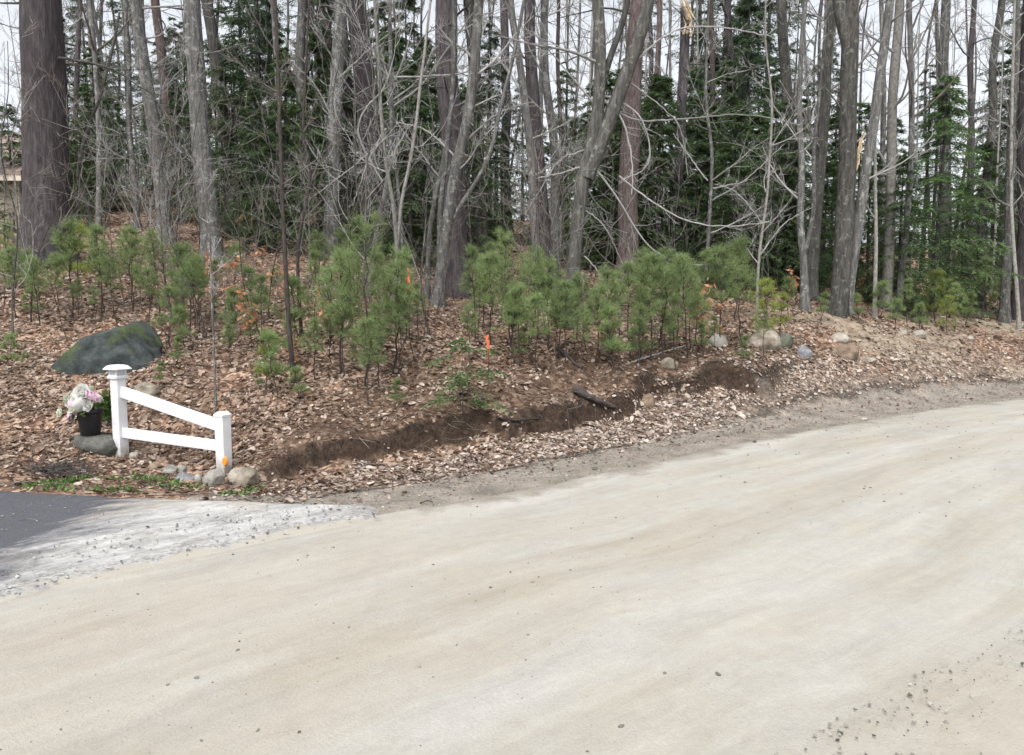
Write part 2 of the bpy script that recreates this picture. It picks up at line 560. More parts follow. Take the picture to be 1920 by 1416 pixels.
M['stone_dark'] = stone_mat('dark_stone', (.05, .05, .045), (.10, .102, .09), (.17, .172, .15), (.09, .11, .045), .62)
M['stone_brown'] = stone_mat('brown_stone', (.12, .085, .06), (.20, .15, .11), (.30, .24, .18))

# pebbles: a random grey per stone
def pebble_mat(name, stops):
    m, nt, b, out = new_mat(name)
    g = nt.nodes.new('ShaderNodeNewGeometry')
    c = ramp(nt, stops, g.outputs['Random Per Island'])
    nt.links.new(c.outputs[0], b.inputs['Base Color'])
    return m
M['pebble'] = pebble_mat('road_pebbles', [(0, (.07, .067, .06)), (.35, (.14, .133, .118)), (.7, (.24, .228, .20)), (1, (.40, .385, .35))])
M['pale_gravel'] = pebble_mat('pale_gravel', [(0, (.10, .10, .10)), (.4, (.24, .24, .24)), (.8, (.38, .375, .36)), (1, (.50, .49, .47))])

# ground: soil, leaf crumbs, sandy shoulder beside the road (attribute edge = metres from the road edge)
SAND_A, SAND_B, SAND_C = (.352, .332, .285), (.395, .385, .358), (.303, .270, .214)
SHOULDER = (.235, .209, .178)
def ground_mat():
    m, nt, b, out = new_mat('forest_floor')
    tc = nt.nodes.new('ShaderNodeTexCoord').outputs['Object']
    ed = N(nt, 'ShaderNodeAttribute', attribute_name='edge').outputs['Fac']
    vo = N(nt, 'ShaderNodeTexVoronoi')
    vo.inputs['Scale'].default_value = 21
    wv = noise(nt, tc, 9, 2)
    wvec = mixc(nt, .12, tc, wv.outputs['Color'], 'ADD')
    nt.links.new(wvec, vo.inputs['Vector'])
    sep = nt.nodes.new('ShaderNodeSeparateColor')
    nt.links.new(vo.outputs['Color'], sep.inputs[0])
    leaf = ramp(nt, [(0, (.05, .03, .02)), (.3, (.12, .07, .047)), (.6, (.24, .15, .10)), (.85, (.36, .25, .18)), (1, (.48, .37, .29))], sep.outputs[0])
    n1 = noise(nt, tc, 1.1, 5)
    soil = ramp(nt, [(.34, (.016, .011, .008)), (.52, (.045, .030, .021)), (.7, (.095, .066, .046))], noise(nt, tc, 11, 8, .75).outputs[0])
    f = ramp(nt, [(.25, (0, 0, 0)), (.45, (1, 1, 1))], n1.outputs[0])
    bare = N(nt, 'ShaderNodeAttribute', attribute_name='bare').outputs['Fac']
    ff = math_n(nt, 'MULTIPLY', f.outputs[0], math_n(nt, 'SUBTRACT', 1.0, bare), True)
    woods = mixc(nt, ff, soil.outputs[0], leaf.outputs[0])
    # sandy bare soil in places on the bank
    sandy = N(nt, 'ShaderNodeAttribute', attribute_name='sandy').outputs['Fac']
    ns = noise(nt, tc, 5, 5)
    sc = ramp(nt, [(.3, (.16, .12, .085)), (.7, (.38, .32, .24))], ns.outputs[0])
    woods = mixc(nt, sandy, woods, sc.outputs[0])
    # shoulder
    n2 = noise(nt, tc, 3.0, 6, .65)
    n3 = noise(nt, tc, 38, 4, .7)
    sh = ramp(nt, [(.3, tuple(x * .62 for x in SHOULDER)), (.5, SHOULDER), (.7, tuple(x * 1.35 for x in SHOULDER))], n2.outputs[0])
    sh2 = mixc(nt, .55, sh.outputs[0], n3.outputs[0], 'OVERLAY')
    ep = math_n(nt, 'ADD', ed, math_n(nt, 'MULTIPLY', math_n(nt, 'SUBTRACT', n2.outputs[0], .5), 1.1))
    k = ramp(nt, [(.46, (0, 0, 0)), (.66, (1, 1, 1))], math_n(nt, 'MULTIPLY', ep, .5))
    col = mixc(nt, k.outputs[0], sh2, woods)
    lm = math_n(nt, 'ABSOLUTE', math_n(nt, 'SUBTRACT', math_n(nt, 'ADD', ed, math_n(nt, 'MULTIPLY', math_n(nt, 'SUBTRACT', noise(nt, tc, 1.4, 6, .65).outputs[0], .5), .9)), 1.02))
    lk = ramp(nt, [(0, (.9, .9, .9)), (.10, (0, 0, 0))], lm)
    col = mixc(nt, lk.outputs[0], col, (.045, .036, .03))
    # dusty band at the very edge
    k2 = ramp(nt, [(.50, (0, 0, 0)), (.66, (.6, .6, .6))], noise(nt, tc, 1.6, 7, .7).outputs[0])
    k3 = ramp(nt, [(0, (1, 1, 1)), (.55, (0, 0, 0))], ed)
    col = mixc(nt, math_n(nt, 'MULTIPLY', k2.outputs[0], k3.outputs[0]), col, SAND_C)
    nt.links.new(col, b.inputs['Base Color'])
    h = math_n(nt, 'ADD', vo.outputs['Distance'], n3.outputs[0])
    bump(nt, b, h, .6, .03)
    return m
M['ground'] = ground_mat()

def road_mat():
    m, nt, b, out = new_mat('dirt_road')
    st0 = N(nt, 'ShaderNodeAttribute', attribute_name='st').outputs['Vector']
    tc = nt.nodes.new('ShaderNodeTexCoord').outputs['Object']
    st = mixc(nt, .22, st0, noise(nt, tc, .9, 4, .6).outputs['Color'], 'ADD')
    s1 = mapping(nt, st, (.10, 1.5, 1))
    n1 = noise(nt, s1, 1.0, 6, .6)
    s2 = mapping(nt, st, (.6, 3.4, 1))
    n2 = noise(nt, s2, 1.0, 6, .65)
    n3 = noise(nt, tc, 70, 4, .7)
    n4 = noise(nt, tc, 1.3, 5, .6)
    c = ramp(nt, [(.32, SAND_C), (.48, SAND_A), (.64, SAND_B)], n1.outputs[0])
    c2 = ramp(nt, [(.3, (.285, .272, .242)), (.5, (.363, .344, .30)), (.72, (.432, .415, .378))], n2.outputs[0])
    col = mixc(nt, .5, c.outputs[0], c2.outputs[0])
    g = ramp(nt, [(.45, (0, 0, 0)), (.7, (1, 1, 1))], n4.outputs[0])
    col = mixc(nt, math_n(nt, 'MULTIPLY', g.outputs[0], .45), col, (.375, .378, .375))
    col = mixc(nt, .16, col, n3.outputs[0], 'OVERLAY')
    wb = noise(nt, mapping(nt, st, (.05, .85, 1)), 1.0, 3, .5)
    wbm = ramp(nt, [(.46, (0, 0, 0)), (.60, (.55, .55, .55))], wb.outputs[0])
    col = mixc(nt, wbm.outputs[0], col, (.315, .278, .22))
    fs = noise(nt, mapping(nt, st, (.6, 5.0, 1)), 1.0, 8, .75)
    fsm = ramp(nt, [(.36, (.30, .285, .25)), (.5, (.5, .5, .5)), (.66, (.68, .68, .69))], fs.outputs[0])
    col = mixc(nt, .2, col, fsm.outputs[0], 'OVERLAY')
    mot = noise(nt, tc, 9, 7, .72)
    col = mixc(nt, .14, col, mot.outputs[0], 'OVERLAY')
    # fine dark grit
    sp = noise(nt, tc, 130, 2, .5)
    spm = ramp(nt, [(.70, (0, 0, 0)), (.76, (1, 1, 1))], sp.outputs[0])
    n5 = noise(nt, tc, 2.2, 4)
    gate = ramp(nt, [(.45, (0, 0, 0)), (.62, (1, 1, 1))], n5.outputs[0])
    col = mixc(nt, math_n(nt, 'MULTIPLY', math_n(nt, 'MULTIPLY', spm.outputs[0], gate.outputs[0]), .55), col, (.2, .19, .17))
    # the tan band fades to the dusty shoulder
    ed = N(nt, 'ShaderNodeAttribute', attribute_name='edge').outputs['Fac']
    ep = math_n(nt, 'ADD', ed, math_n(nt, 'MULTIPLY', math_n(nt, 'SUBTRACT', noise(nt, tc, 2.0, 8, .72).outputs[0], .5), 1.5))
    k = ramp(nt, [(.42, (0, 0, 0)), (.70, (1, 1, 1))], math_n(nt, 'ADD', ep, .62))
    shc = mixc(nt, .6, SHOULDER, n3.outputs[0], 'OVERLAY')
    col = mixc(nt, k.outputs[0], col, shc)
    nt.links.new(col, b.inputs['Base Color'])
    bump(nt, b, math_n(nt, 'ADD', n3.outputs[0], math_n(nt, 'MULTIPLY', n2.outputs[0], 1.5)), .6, .012)
    return m
M['road'] = road_mat()

def drive_mat():
    m, nt, b, out = new_mat('dusty_asphalt')
    tc = nt.nodes.new('ShaderNodeTexCoord').outputs['Object']
    a = N(nt, 'ShaderNodeAttribute', attribute_name='dust').outputs['Fac']
    st = N(nt, 'ShaderNodeAttribute', attribute_name='st').outputs['Vector']
    ed = N(nt, 'ShaderNodeAttribute', attribute_name='edge').outputs['Fac']
    n1 = noise(nt, mapping(nt, st, (.9, 2.6, 1)), 1.6, 9, .75)
    n2 = noise(nt, tc, 90, 3, .7)
    n5 = noise(nt, tc, 24, 5, .75)
    asp = ramp(nt, [(.3, (.052, .054, .062)), (.7, (.115, .118, .132))], n2.outputs[0])
    n3 = noise(nt, mapping(nt, st, (.8, 2.0, 1)), 3.0, 8, .75)
    dust = ramp(nt, [(.30, (.15, .147, .145)), (.42, (.29, .285, .275)), (.56, (.41, .405, .395)), (.7, (.50, .495, .485))], n3.outputs[0])
    dust2 = mixc(nt, .55, dust.outputs[0], n5.outputs[0], 'OVERLAY')
    tanm = ramp(nt, [(.48, (0, 0, 0)), (.62, (.85, .85, .85))], noise(nt, mapping(nt, st, (.6, 1.6, 1)), 1.1, 6, .65).outputs[0])
    far = ramp(nt, [(.45, (0, 0, 0)), (.75, (1, 1, 1))], ed)
    dust3 = mixc(nt, math_n(nt, 'MULTIPLY', tanm.outputs[0], far.outputs[0]), dust2, (.37, .335, .27))
    f = ramp(nt, [(.34, (0, 0, 0)), (.78, (1, 1, 1))], math_n(nt, 'ADD', a, math_n(nt, 'MULTIPLY', math_n(nt, 'SUBTRACT', n1.outputs[0], .5), 2.0)))
    col = mixc(nt, f.outputs[0], asp.outputs[0], dust3)
    # ragged lower side: grit, then the tan of the road
    ee = math_n(nt, 'ADD', ed, math_n(nt, 'MULTIPLY', math_n(nt, 'SUBTRACT', noise(nt, tc, 3.5, 8, .72).outputs[0], .5), .55))
    gk = ramp(nt, [(.0, (0, 0, 0)), (.10, (.8, .8, .8)), (.22, (0, 0, 0))], ee)
    gm_ = ramp(nt, [(.45, (0, 0, 0)), (.6, (1, 1, 1))], noise(nt, tc, 30, 4, .7).outputs[0])
    col = mixc(nt, math_n(nt, 'MULTIPLY', gk.outputs[0], gm_.outputs[0]), col, (.14, .132, .12))
    rk = ramp(nt, [(.0, (1, 1, 1)), (.07, (0, 0, 0))], ee)
    col = mixc(nt, rk.outputs[0], col, SAND_A)
    # ragged upper side and tip: brown dirt creeps in
    gp = N(nt, 'ShaderNodeAttribute', attribute_name='inner').outputs['Fac']
    ge = math_n(nt, 'ADD', gp, math_n(nt, 'MULTIPLY', math_n(nt, 'SUBTRACT', noise(nt, tc, 4, 7, .7).outputs[0], .5), .28))
    dk = ramp(nt, [(.0, (1, 1, 1)), (.07, (0, 0, 0))], ge)
    col = mixc(nt, dk.outputs[0], col, SHOULDER)
    nt.links.new(col, b.inputs['Base Color'])
    b.inputs['Roughness'].default_value = .85
    bump(nt, b, math_n(nt, 'ADD', n2.outputs[0], n5.outputs[0]), .5, .008)
    return m
M['drive'] = drive_mat()

# ------------------------------------------------------------------ ground sheet
def axis(lo, hi, step, out_lo, out_hi):
    a = list(np.arange(lo, hi, step))
    x, s = lo, step
    left = []
    while x > out_lo:
        s *= 1.13
        x -= s
        left.append(x)
    x, s = hi, step
    while x < out_hi:
        a.append(x)
        s *= 1.13
        x += s
    a.append(out_hi)
    return np.array(left[::-1] + a)
ax = axis(-7.5, 12, .085, -420, 420)
ay = axis(3.2, 17.5, .075, -120, 700)
GX, GY = np.meshgrid(ax, ay)
GE = edge_dist(GX, GY)
GZ = tz(GX, GY, GE)
# steepness shows bare soil on the cut bank
gy_, gx_ = np.gradient(GZ, ay, ax)
slope = np.hypot(gx_, gy_)
def scarp(x, y, e):
    en = scarp_coord(x, y, e)
    win = scarp_win(x, y)
    w0 = sstep(-3.4, -1.9, x) * (1 - sstep(4.2, 5.8, x))
    return win * sstep(1.72, 1.82, en) * (1 - sstep(1.93, 2.04, en)), w0 * sstep(1.9, 2.1, en) * (1 - sstep(2.8, 3.5, en))
SC1, SC2 = scarp(GX, GY, GE)
bare = np.maximum(np.maximum(sstep(.7, 1.0, slope) * (GE < 5) * sstep(.9, 1.4, GE), SC1), .65 * SC2)
sandy = sstep(.1, .45, fbm2(GX * .55, GY * .55, 3, 31) + .25) * sstep(3.4, 5.6, GX) * (1 - sstep(3.6, 4.6, GE)) * sstep(.7, 1.2, GE)
ny, nx = GX.shape
idx = np.arange(ny * nx).reshape(ny, nx)
Q = np.stack([idx[:-1, :-1], idx[:-1, 1:], idx[1:, 1:], idx[1:, :-1]], -1).reshape(-1, 4)
gm = Geo().add(np.stack([GX, GY, GZ], -1), Q=Q).mesh('ground', M['ground'], True, {'edge': np.minimum(GE, np.where(GX > -2.7, np.maximum(drive_gap(GX, GY), 0) * 2.0 + .25, 9)).ravel(), 'bare': bare.ravel(), 'sandy': sandy.ravel()})
go = link('ground', gm)
go['kind'] = 'structure'

# ------------------------------------------------------------------ road
def road_z(s, t):
    return 0.012 + .018 * np.exp(-((t + 2.1) / 1.2) ** 2) - .014 * np.exp(-((t + 1.25) / .3) ** 2) - .014 * np.exp(-((t + 2.9) / .3) ** 2) + .010 * fbm2(s * .5, t * 2.2, 3, 41)
ROAD_W = 11.0
f_lo, f_hi = np.interp(-5, EDGE[:, 0], EDGE_S), np.interp(14, EDGE[:, 0], EDGE_S)
fine_s = np.concatenate([np.linspace(EDGE_S[0], f_lo - .4, 80), np.arange(f_lo, f_hi, .06), np.linspace(f_hi + .4, EDGE_S[-1], 80)])
ts = np.concatenate([np.arange(.34, -5.5, -.06), np.arange(-5.6, -ROAD_W, -.25), [-ROAD_W - .35]])
ex, ey = np.interp(fine_s, EDGE_S, EDGE[:, 0]), np.interp(fine_s, EDGE_S, EDGE[:, 1])
tx, ty = np.gradient(ex, fine_s), np.gradient(ey, fine_s)
for _ in range(6):
    k = np.ones(9) / 9
    tx = np.convolve(np.pad(tx, 4, 'edge'), k, 'valid')
    ty = np.convolve(np.pad(ty, 4, 'edge'), k, 'valid')
tl = np.hypot(tx, ty)
tx, ty = tx / tl, ty / tl
SS, TT = np.meshgrid(fine_s, ts, indexing='ij')
RX = ex[:, None] - ty[:, None] * TT
RY = ey[:, None] + tx[:, None] * TT
RZ = road_z(SS, TT) - .30 * np.maximum(TT - .0, 0) ** 1.2 - .2 * np.maximum(-ROAD_W + .1 - TT, 0)
idx = np.arange(RX.size).reshape(RX.shape)
Q = np.stack([idx[:-1, :-1], idx[:-1, 1:], idx[1:, 1:], idx[1:, :-1]], -1).reshape(-1, 4)[:, ::-1]
rm = Geo().add(np.stack([RX, RY, RZ], -1), Q=Q).mesh('road', M['road'], True, {'st': np.stack([SS, TT, 0 * TT], -1).reshape(-1, 3), 'edge': (TT - 1.6 * (1 - sstep(-1.5, -.55, RX)) * (TT > -2)).ravel()})
ro = link('dirt_road', rm)
ro['kind'] = 'structure'

# ------------------------------------------------------------------ driveway apron
up_pts = catmull(np.array([(-24, 9.5), (-12, 7.75), (-7, 6.95), (-4.35, 6.5), (-3.2, 6.27), (-2.3, 6.12), (-1.5, 6.0), (-.85, 5.93)]), 24)
lo_s = np.linspace(np.interp(-16, EDGE[:, 0], EDGE_S), np.interp(-.9, EDGE[:, 0], EDGE_S), len(up_pts))
us = np.concatenate([[0], np.cumsum(np.linalg.norm(np.diff(up_pts, axis=0), axis=1))])
lo = np.stack([np.interp(EDGE_S[0] * 0 + np.interp(-16, EDGE[:, 0], EDGE_S) + us / us[-1] * (lo_s[-1] - lo_s[0]), EDGE_S, EDGE[:, i]) for i in (0, 1)], -1)
vv = np.linspace(0, 1, 60)
DX = up_pts[:, None, 0] * (1 - vv) + (lo[:, None, 0]) * vv
DY = up_pts[:, None, 1] * (1 - vv) + (lo[:, None, 1] - .12) * vv
DE = edge_dist(DX, DY)
wob = .05 * fbm2(DX * 2.2, DY * 2.2, 3, 77)
DY = DY + wob * (1 - vv)
DZ = .034 + .006 * fbm2(DX * 3, DY * 3, 3, 8) + .018 * sstep(.1, .8, DE) - .035 * sstep(.15, 0, vv)[None, :] * np.ones_like(DX)
DZ = DZ - .04 * sstep(.05, -.12, DE) - .05 * (vv < .01)[None, :] - .07 * sstep(-1.12, -.95, DX)
# sand dragged over the asphalt: grows towards the road and towards the tip
dust = np.clip(1.05 - 2.0 * DE, 0, 1)
dust = np.maximum(dust, sstep(-3.7, -2.35, DX))
idx = np.arange(DX.size).reshape(DX.shape)
Q = np.stack([idx[:-1, :-1], idx[:-1, 1:], idx[1:, 1:], idx[1:, :-1]], -1).reshape(-1, 4)[:, ::-1]
s_loc = DX * .72 + DY * .69
dm = Geo().add(np.stack([DX, DY, DZ], -1), Q=Q).mesh('driveway', M['drive'], True, {'dust': dust.ravel(), 'inner': np.where(DX > -3.1, np.maximum(-drive_gap(DX, DY), 0), 9).ravel(), 'st': np.stack([s_loc, DE, 0 * DE], -1).reshape(-1, 3), 'edge': DE.ravel()})
do = link('driveway', dm)
do['kind'] = 'structure'
def in_drive(x, y, e):
    top = np.interp(x, up_pts[:, 0], up_pts[:, 1])
    return (x < -.85) & (y < top) & (e > -.1)

# ------------------------------------------------------------------ stones
import bmesh
def ico(sub):
    bm = bmesh.new()
    bmesh.ops.create_icosphere(bm, subdivisions=sub, radius=1)
    V = np.array([v.co[:] for v in bm.verts])
    T = np.array([[v.index for v in f.verts] for f in bm.faces])
    bm.free()
    return V, T
ICO1, ICO3, ICO4 = ico(1), ico(4), ico(5)
def stone_mesh(name, size, seed, mat, rough=.18, cuts=7, hi=False):
    V, T = (ICO4 if hi else ICO3)
    V = V.copy()
    rg = np.random.default_rng(seed)
    for _ in range(cuts):                      # flat facets
        n = nrm(rg.normal(size=3))
        d = rg.uniform(.62, .9)
        k = V @ n
        V = V - np.maximum(k - d, 0)[:, None] * n * .85
    V = V * (1 + rough * fbm(V * 1.4 + seed, 4, seed))[:, None]
    V = V * (1 + .09 * fbm(V * 5 + seed, 4, seed + 5))[:, None]
    return Geo().add(V * np.array(size), T=T).mesh(name, mat, True)
def stone(px, py, w, h, mat, label, seed, name='stone', group='stones along the roadside bank', Y=None, sink=.42, rot=None, depth=.9):
    p = ground(px, py) if Y is None else at(px, py, Y)
    sc = p[1] / F
    sx, sz = w * sc / 2, h * sc / 2 / (1 - sink) * .95
    o = link(name, stone_mesh(name, (sx, sx * depth, sz), seed, M[mat]), None, (p[0], p[1] + sx * .3, p[2] + sz * (1 - 2 * sink)), (0, 0, (rot or 0)))
    tag(o, label, 'stone', group)
    return o

def pebbles(name, pts, sizes, mat, label, cat):
    V, T = ICO1
    n = len(pts)
    rg = np.random.default_rng(3)
    S = sizes[:, None, None] * rg.uniform(.55, 1.3, (n, 1, 3)) * np.array([1, 1, .6])
    J = 1 + .25 * rg.normal(size=(n, len(V), 1)).clip(-1.4, 1.4)
    W = V[None] * S * J
    a = rg.uniform(0, 6.28, n)
    c, s = np.cos(a)[:, None], np.sin(a)[:, None]
    W = np.stack([W[..., 0] * c - W[..., 1] * s, W[..., 0] * s + W[..., 1] * c, W[..., 2]], -1) + pts[:, None, :]
    F_ = (T[None] + (np.arange(n) * len(V))[:, None, None]).reshape(-1, 3)
    o = link(name, Geo().add(W.reshape(-1, 3), T=F_).mesh(name, mat, False))
    o['kind'] = 'stuff'
    tag(o, label, cat)
    return o
def road_point(s, t):
    x = np.interp(s, fine_s, ex) - np.interp(s, fine_s, ty) * t
    y = np.interp(s, fine_s, ey) + np.interp(s, fine_s, tx) * t
    return x, y
s_lo, s_hi = np.interp(-4, EDGE[:, 0], EDGE_S), np.interp(11, EDGE[:, 0], EDGE_S)
rg = np.random.default_rng(21)
n = 12000
s = rg.uniform(s_lo, s_hi, n)
t = rg.uniform(-5.5, .1, n)
x, y = road_point(s, t)
keep = (fbm2(s * .35, t * 2.0, 3, 55) + rg.uniform(-.5, .5, n)) > .22
s, t, x, y = s[keep], t[keep], x[keep], y[keep]
z = road_z(s, t) + .002
sz = .0015 + .010 * rg.random(len(x)) ** 9 + .002 * rg.random(len(x))
# a windrow of loose stones along the near side
n2 = 1500
u2 = rg.uniform(-.8, 4.5, n2)
v2 = .16 - np.abs(rg.normal(0, .42, n2)) + .05 * np.sin(u2 * 5)
x2 = 1.2 + u2 * .83 + v2 * .56
y2 = 2.72 + u2 * .56 + v2 * .83
z2 = np.full(n2, .028)
sz2 = .0015 + .009 * rg.random(n2) ** 5
pebbles('road_gravel', np.stack([np.r_[x, x2], np.r_[y, y2], np.r_[z, z2]], -1), np.r_[sz, sz2], M['pebble'], 'loose dark pebbles strewn over the tan dirt road', 'gravel')
# apron gravel
n = 9000
x = rg.uniform(-5, -.9, n); y = rg.uniform(3, 6.6, n)
e = edge_dist(x, y)
w = np.exp(-((e - .28) / .34) ** 2) * sstep(-5, -3.2, x) + .05
keep = in_drive(x, y, e) & (rg.random(n) < w * (1.1 + fbm2(x * 3, y * 3, 2, 4)))
x, y, e = x[keep], y[keep], e[keep]
pebbles('apron_gravel', np.stack([x, y, .044 + .018 * sstep(.1, .8, e)], -1), .003 + .010 * rg.random(len(x)) ** 4, M['pale_gravel'], 'pale crushed gravel spilled over the end of the driveway', 'gravel')
# shoulder gravel
n = 16000
s = rg.uniform(s_lo, s_hi + 3, n); t = rg.uniform(-.1, 1.4, n)
x, y = road_point(s, t)
e = edge_dist(x, y)
keep = ~in_drive(x, y, e) & (rg.random(n) < .75)
x, y = x[keep], y[keep]
pebbles('shoulder_gravel', np.stack([x, y, tz(x, y) + .002], -1), .003 + .011 * rg.random(len(x)) ** 4, M['pebble'], 'fine grey gravel along the shoulder of the road', 'gravel')

# ------------------------------------------------------------------ leaf litter
def leaf_field(name, x, y, size, mat, label, lift=.012, curl=.26, seed=1, zfun=tz):
    n = len(x)
    rg = np.random.default_rng(seed)
    z = zfun(x, y)
    h = .05
    gx = (zfun(x + h, y) - z) / h
    gy = (zfun(x, y + h) - z) / h
    nn = nrm(np.stack([-gx, -gy, np.ones(n)], -1) + .32 * rg.normal(size=(n, 3)))
    a = rg.uniform(0, 6.28, n)
    tv = np.stack([np.cos(a), np.sin(a), np.zeros(n)], -1)
    u = nrm(tv - (tv * nn).sum(-1, keepdims=True) * nn)
    v = np.cross(nn, u)
    L = size * np.exp(rg.normal(-.12, .42, n)).clip(.3, 2.1)
    W = L * rg.uniform(.42, .75, n)
    c = curl * L * rg.uniform(-.3, 1.0, n)
    # 7 points: tip, tail, midrib, four margin points
    pu = np.array([-.5, .5, .0, -.22, .24, -.22, .24])
    pv = np.array([0, 0, 0, .5, .42, -.5, -.42])
    pc = np.array([.35, .55, 0, .75, .7, .6, .8])
    base = np.stack([x, y, z + lift * rg.random(n) + .004], -1)
    jit = 1 + .25 * rg.normal(size=(n, 7))
    P = base[:, None] + u[:, None] * (L[:, None] * pu)[..., None] + v[:, None] * (W[:, None] * pv * jit)[..., None] + nn[:, None] * (c[:, None] * pc * jit)[..., None]
    Fq = np.array([[0, 5, 2, 3], [2, 5, 6, 4], [3, 2, 4, 4], [4, 6, 1, 1]])
    Tq = np.array([[0, 5, 2], [0, 2, 3], [2, 5, 6], [2, 6, 4], [3, 2, 4], [4, 6, 1]])
    Tt = (Tq[None] + (np.arange(n) * 7)[:, None, None]).reshape(-1, 3)
    o = link(name, Geo().add(P.reshape(-1, 3), T=Tt).mesh(name, mat, False))
    o['kind'] = 'stuff'
    tag(o, label, 'leaves')
    return o
def scatter(n, x0, x1, y0, y1, seed):
    rg = np.random.default_rng(seed)
    return rg.uniform(x0, x1, n), rg.uniform(y0, y1, n), rg
# woods floor: near, dense
def view_ok(x, y, pad=1.0):
    return np.abs(x) < y * .69 + pad
x, y, rg = scatter(270000, -9, 13, 5.5, 17, 101)
k_ = view_ok(x, y) & (y > .62 * x + 5.0)
x, y = x[k_], y[k_]
e = edge_dist(x, y)
k_ = (e > .6) & ~in_drive(x, y, e)
x, y, e = x[k_], y[k_], e[k_]
h = .12
sl = np.hypot((tz(x + h, y, e) - tz(x, y, e)) / h, (tz(x, y + h, e) - tz(x, y, e)) / h)
dens = sstep(.9, 1.45, e + .4 * fbm2(x * 1.3, y * 1.3, 3, 12)) * (1 - .86 * sstep(.42, .8, sl) * (e < 5)) * (.22 + .9 * sstep(-.3, .3, fbm2(x * 1.1, y * 1.1, 4, 6)))
dens = dens * (1 - .97 * sstep(3.2, 5.6, x) * (1 - sstep(3.4, 4.6, e)) * (.55 + .45 * sstep(-.2, .2, fbm2(x * .7, y * .7, 3, 91))))
sc1, sc2 = scarp(x, y, e)
dens = dens * (1 - .80 * sc1) * (1 - .5 * sc2) * np.where(x > -2.9, sstep(.12, .5, drive_gap(x, y) + .25 * fbm2(x * 2, y * 2, 2, 19)), sstep(.0, .12, drive_gap(x, y)))
keep = view_ok(x, y) & (rg.random(len(x)) < dens) & ~in_drive(x, y, e)
x, y = x[keep], y[keep]
leaf_field('leaf_litter', x, y, .052, M['litter'], 'brown fallen leaves carpeting the bank and the near wood floor', seed=5)
# dusty pale leaves in the ditch beside the shoulder
n = 46000
s = rg.uniform(np.interp(-4, EDGE[:, 0], EDGE_S), np.interp(14, EDGE[:, 0], EDGE_S), n)
t = 1.45 + .32 * rg.normal(size=n)
x, y = road_point(s, t)
e = edge_dist(x, y)
keep = view_ok(x, y) & ~in_drive(x, y, e) & (e > .92 + .2 * fbm2(x * 1.2, y * 1.2, 2, 33)) & (e < 2.4) & (rg.random(n) < (1 - .75 * sstep(3.4, 6, x)) * sstep(-2.9, -.8, x) * (.35 + .65 * sstep(-.3, .3, fbm2(x * .8, y * .8, 3, 16))))
sc1, sc2 = scarp(x, y, e)
keep &= rg.random(n) > np.maximum(sc1 * .95, sc2 * .8)
leaf_field('ditch_leaves', x[keep], y[keep], .047, M['pale_litter'], 'pale dusty dead leaves gathered in the roadside ditch', seed=6)
# sparse leaves on the shoulder
n = 2600
s = rg.uniform(np.interp(-4, EDGE[:, 0], EDGE_S), np.interp(12, EDGE[:, 0], EDGE_S), n)
t = .25 + .9 * rg.random(n) ** .6
x, y = road_point(s, t)
e = edge_dist(x, y)
keep = ~in_drive(x, y, e)
leaf_field('shoulder_leaves', x[keep], y[keep], .034, M['litter'], 'scattered single brown leaves on the gravel shoulder', seed=7)
# farther floor, larger pieces
x, y, rg = scatter(60000, -22, 26, 16.5, 36, 103)
e = edge_dist(x, y)
keep = view_ok(x, y) & (e > 1.2) & (rg.random(len(x)) < .6 + .4 * fbm2(x * .5, y * .5, 2, 8))
leaf_field('far_leaf_litter', x[keep], y[keep], .10, M['litter'], 'brown fallen leaves on the rising slope deeper in the wood', seed=8)
rg = np.random.default_rng(606)
x, y, _ = scatter(9000, -9, 13, 5.5, 18, 107)
e = edge_dist(x, y)
keep = view_ok(x, y) & (e2(x, e) > .9) & (rg.random(len(x)) < .6)
x, y = x[keep], y[keep]
n = len(x)
S = np.stack([x, y, tz(x, y) + .012 + .02 * rg.random(n)], -1)
az = rg.uniform(0, 6.28, n)
D = np.stack([np.cos(az), np.sin(az), rg.normal(0, .12, n)], -1)
P = grow(S, D, rg.uniform(.06, .38, n), 4, .12, 0, rg)
P[:, 1:, 2] = np.maximum(P[:, 1:, 2], tz(P[:, 1:, 0], P[:, 1:, 1]) + .006)
V, Q = tubes(P, (rg.uniform(.0015, .005, n)[:, None]) * np.linspace(1, .6, 4)[None], 3)
o = link('twig_litter', Geo().add(V, Q=Q).mesh('twig_litter', M['brown_twig']))
o['kind'] = 'stuff'
tag(o, 'small broken twigs scattered through the fallen leaves', 'twigs')
# fine roots hanging from the cut lip of the bank
x, y, _ = scatter(60000, -4.5, 6, 6.5, 13, 108)
e = edge_dist(x, y)
en = scarp_coord(x, y, e)
keep = (en > 1.86) & (en < 2.0) & (x > -2.8) & (x < 4.8) & (rg.random(len(x)) < .35)
x, y = x[keep], y[keep]
n = len(x)
S = np.stack([x, y, tz(x, y) + .005], -1)
D = np.stack([.55 + .5 * rg.normal(size=n), -.6 + .5 * rg.normal(size=n), -.5 + .4 * rg.normal(size=n)], -1)
P = grow(S, D, rg.uniform(.05, .22, n), 5, .2, -.12, rg)
V, Q = tubes(P, rg.uniform(.0015, .0045, n)[:, None] * np.linspace(1, .4, 5)[None], 3)
o = link('root_fringe', Geo().add(V, Q=Q).mesh('root_fringe', M['dark_stem']))
o['kind'] = 'stuff'
tag(o, 'dark fine roots and soil crumbs hanging from the cut bank', 'roots')
print('ground done')

# ------------------------------------------------------------------ trees
def resample(P, step):
    P = np.asarray(P, float)
    d = np.concatenate([[0], np.cumsum(np.linalg.norm(np.diff(P, axis=0), axis=1))])
    s = np.linspace(0, d[-1], max(4, int(d[-1] / step)))
    return np.stack([np.interp(s, d, P[:, i]) for i in range(3)], -1)

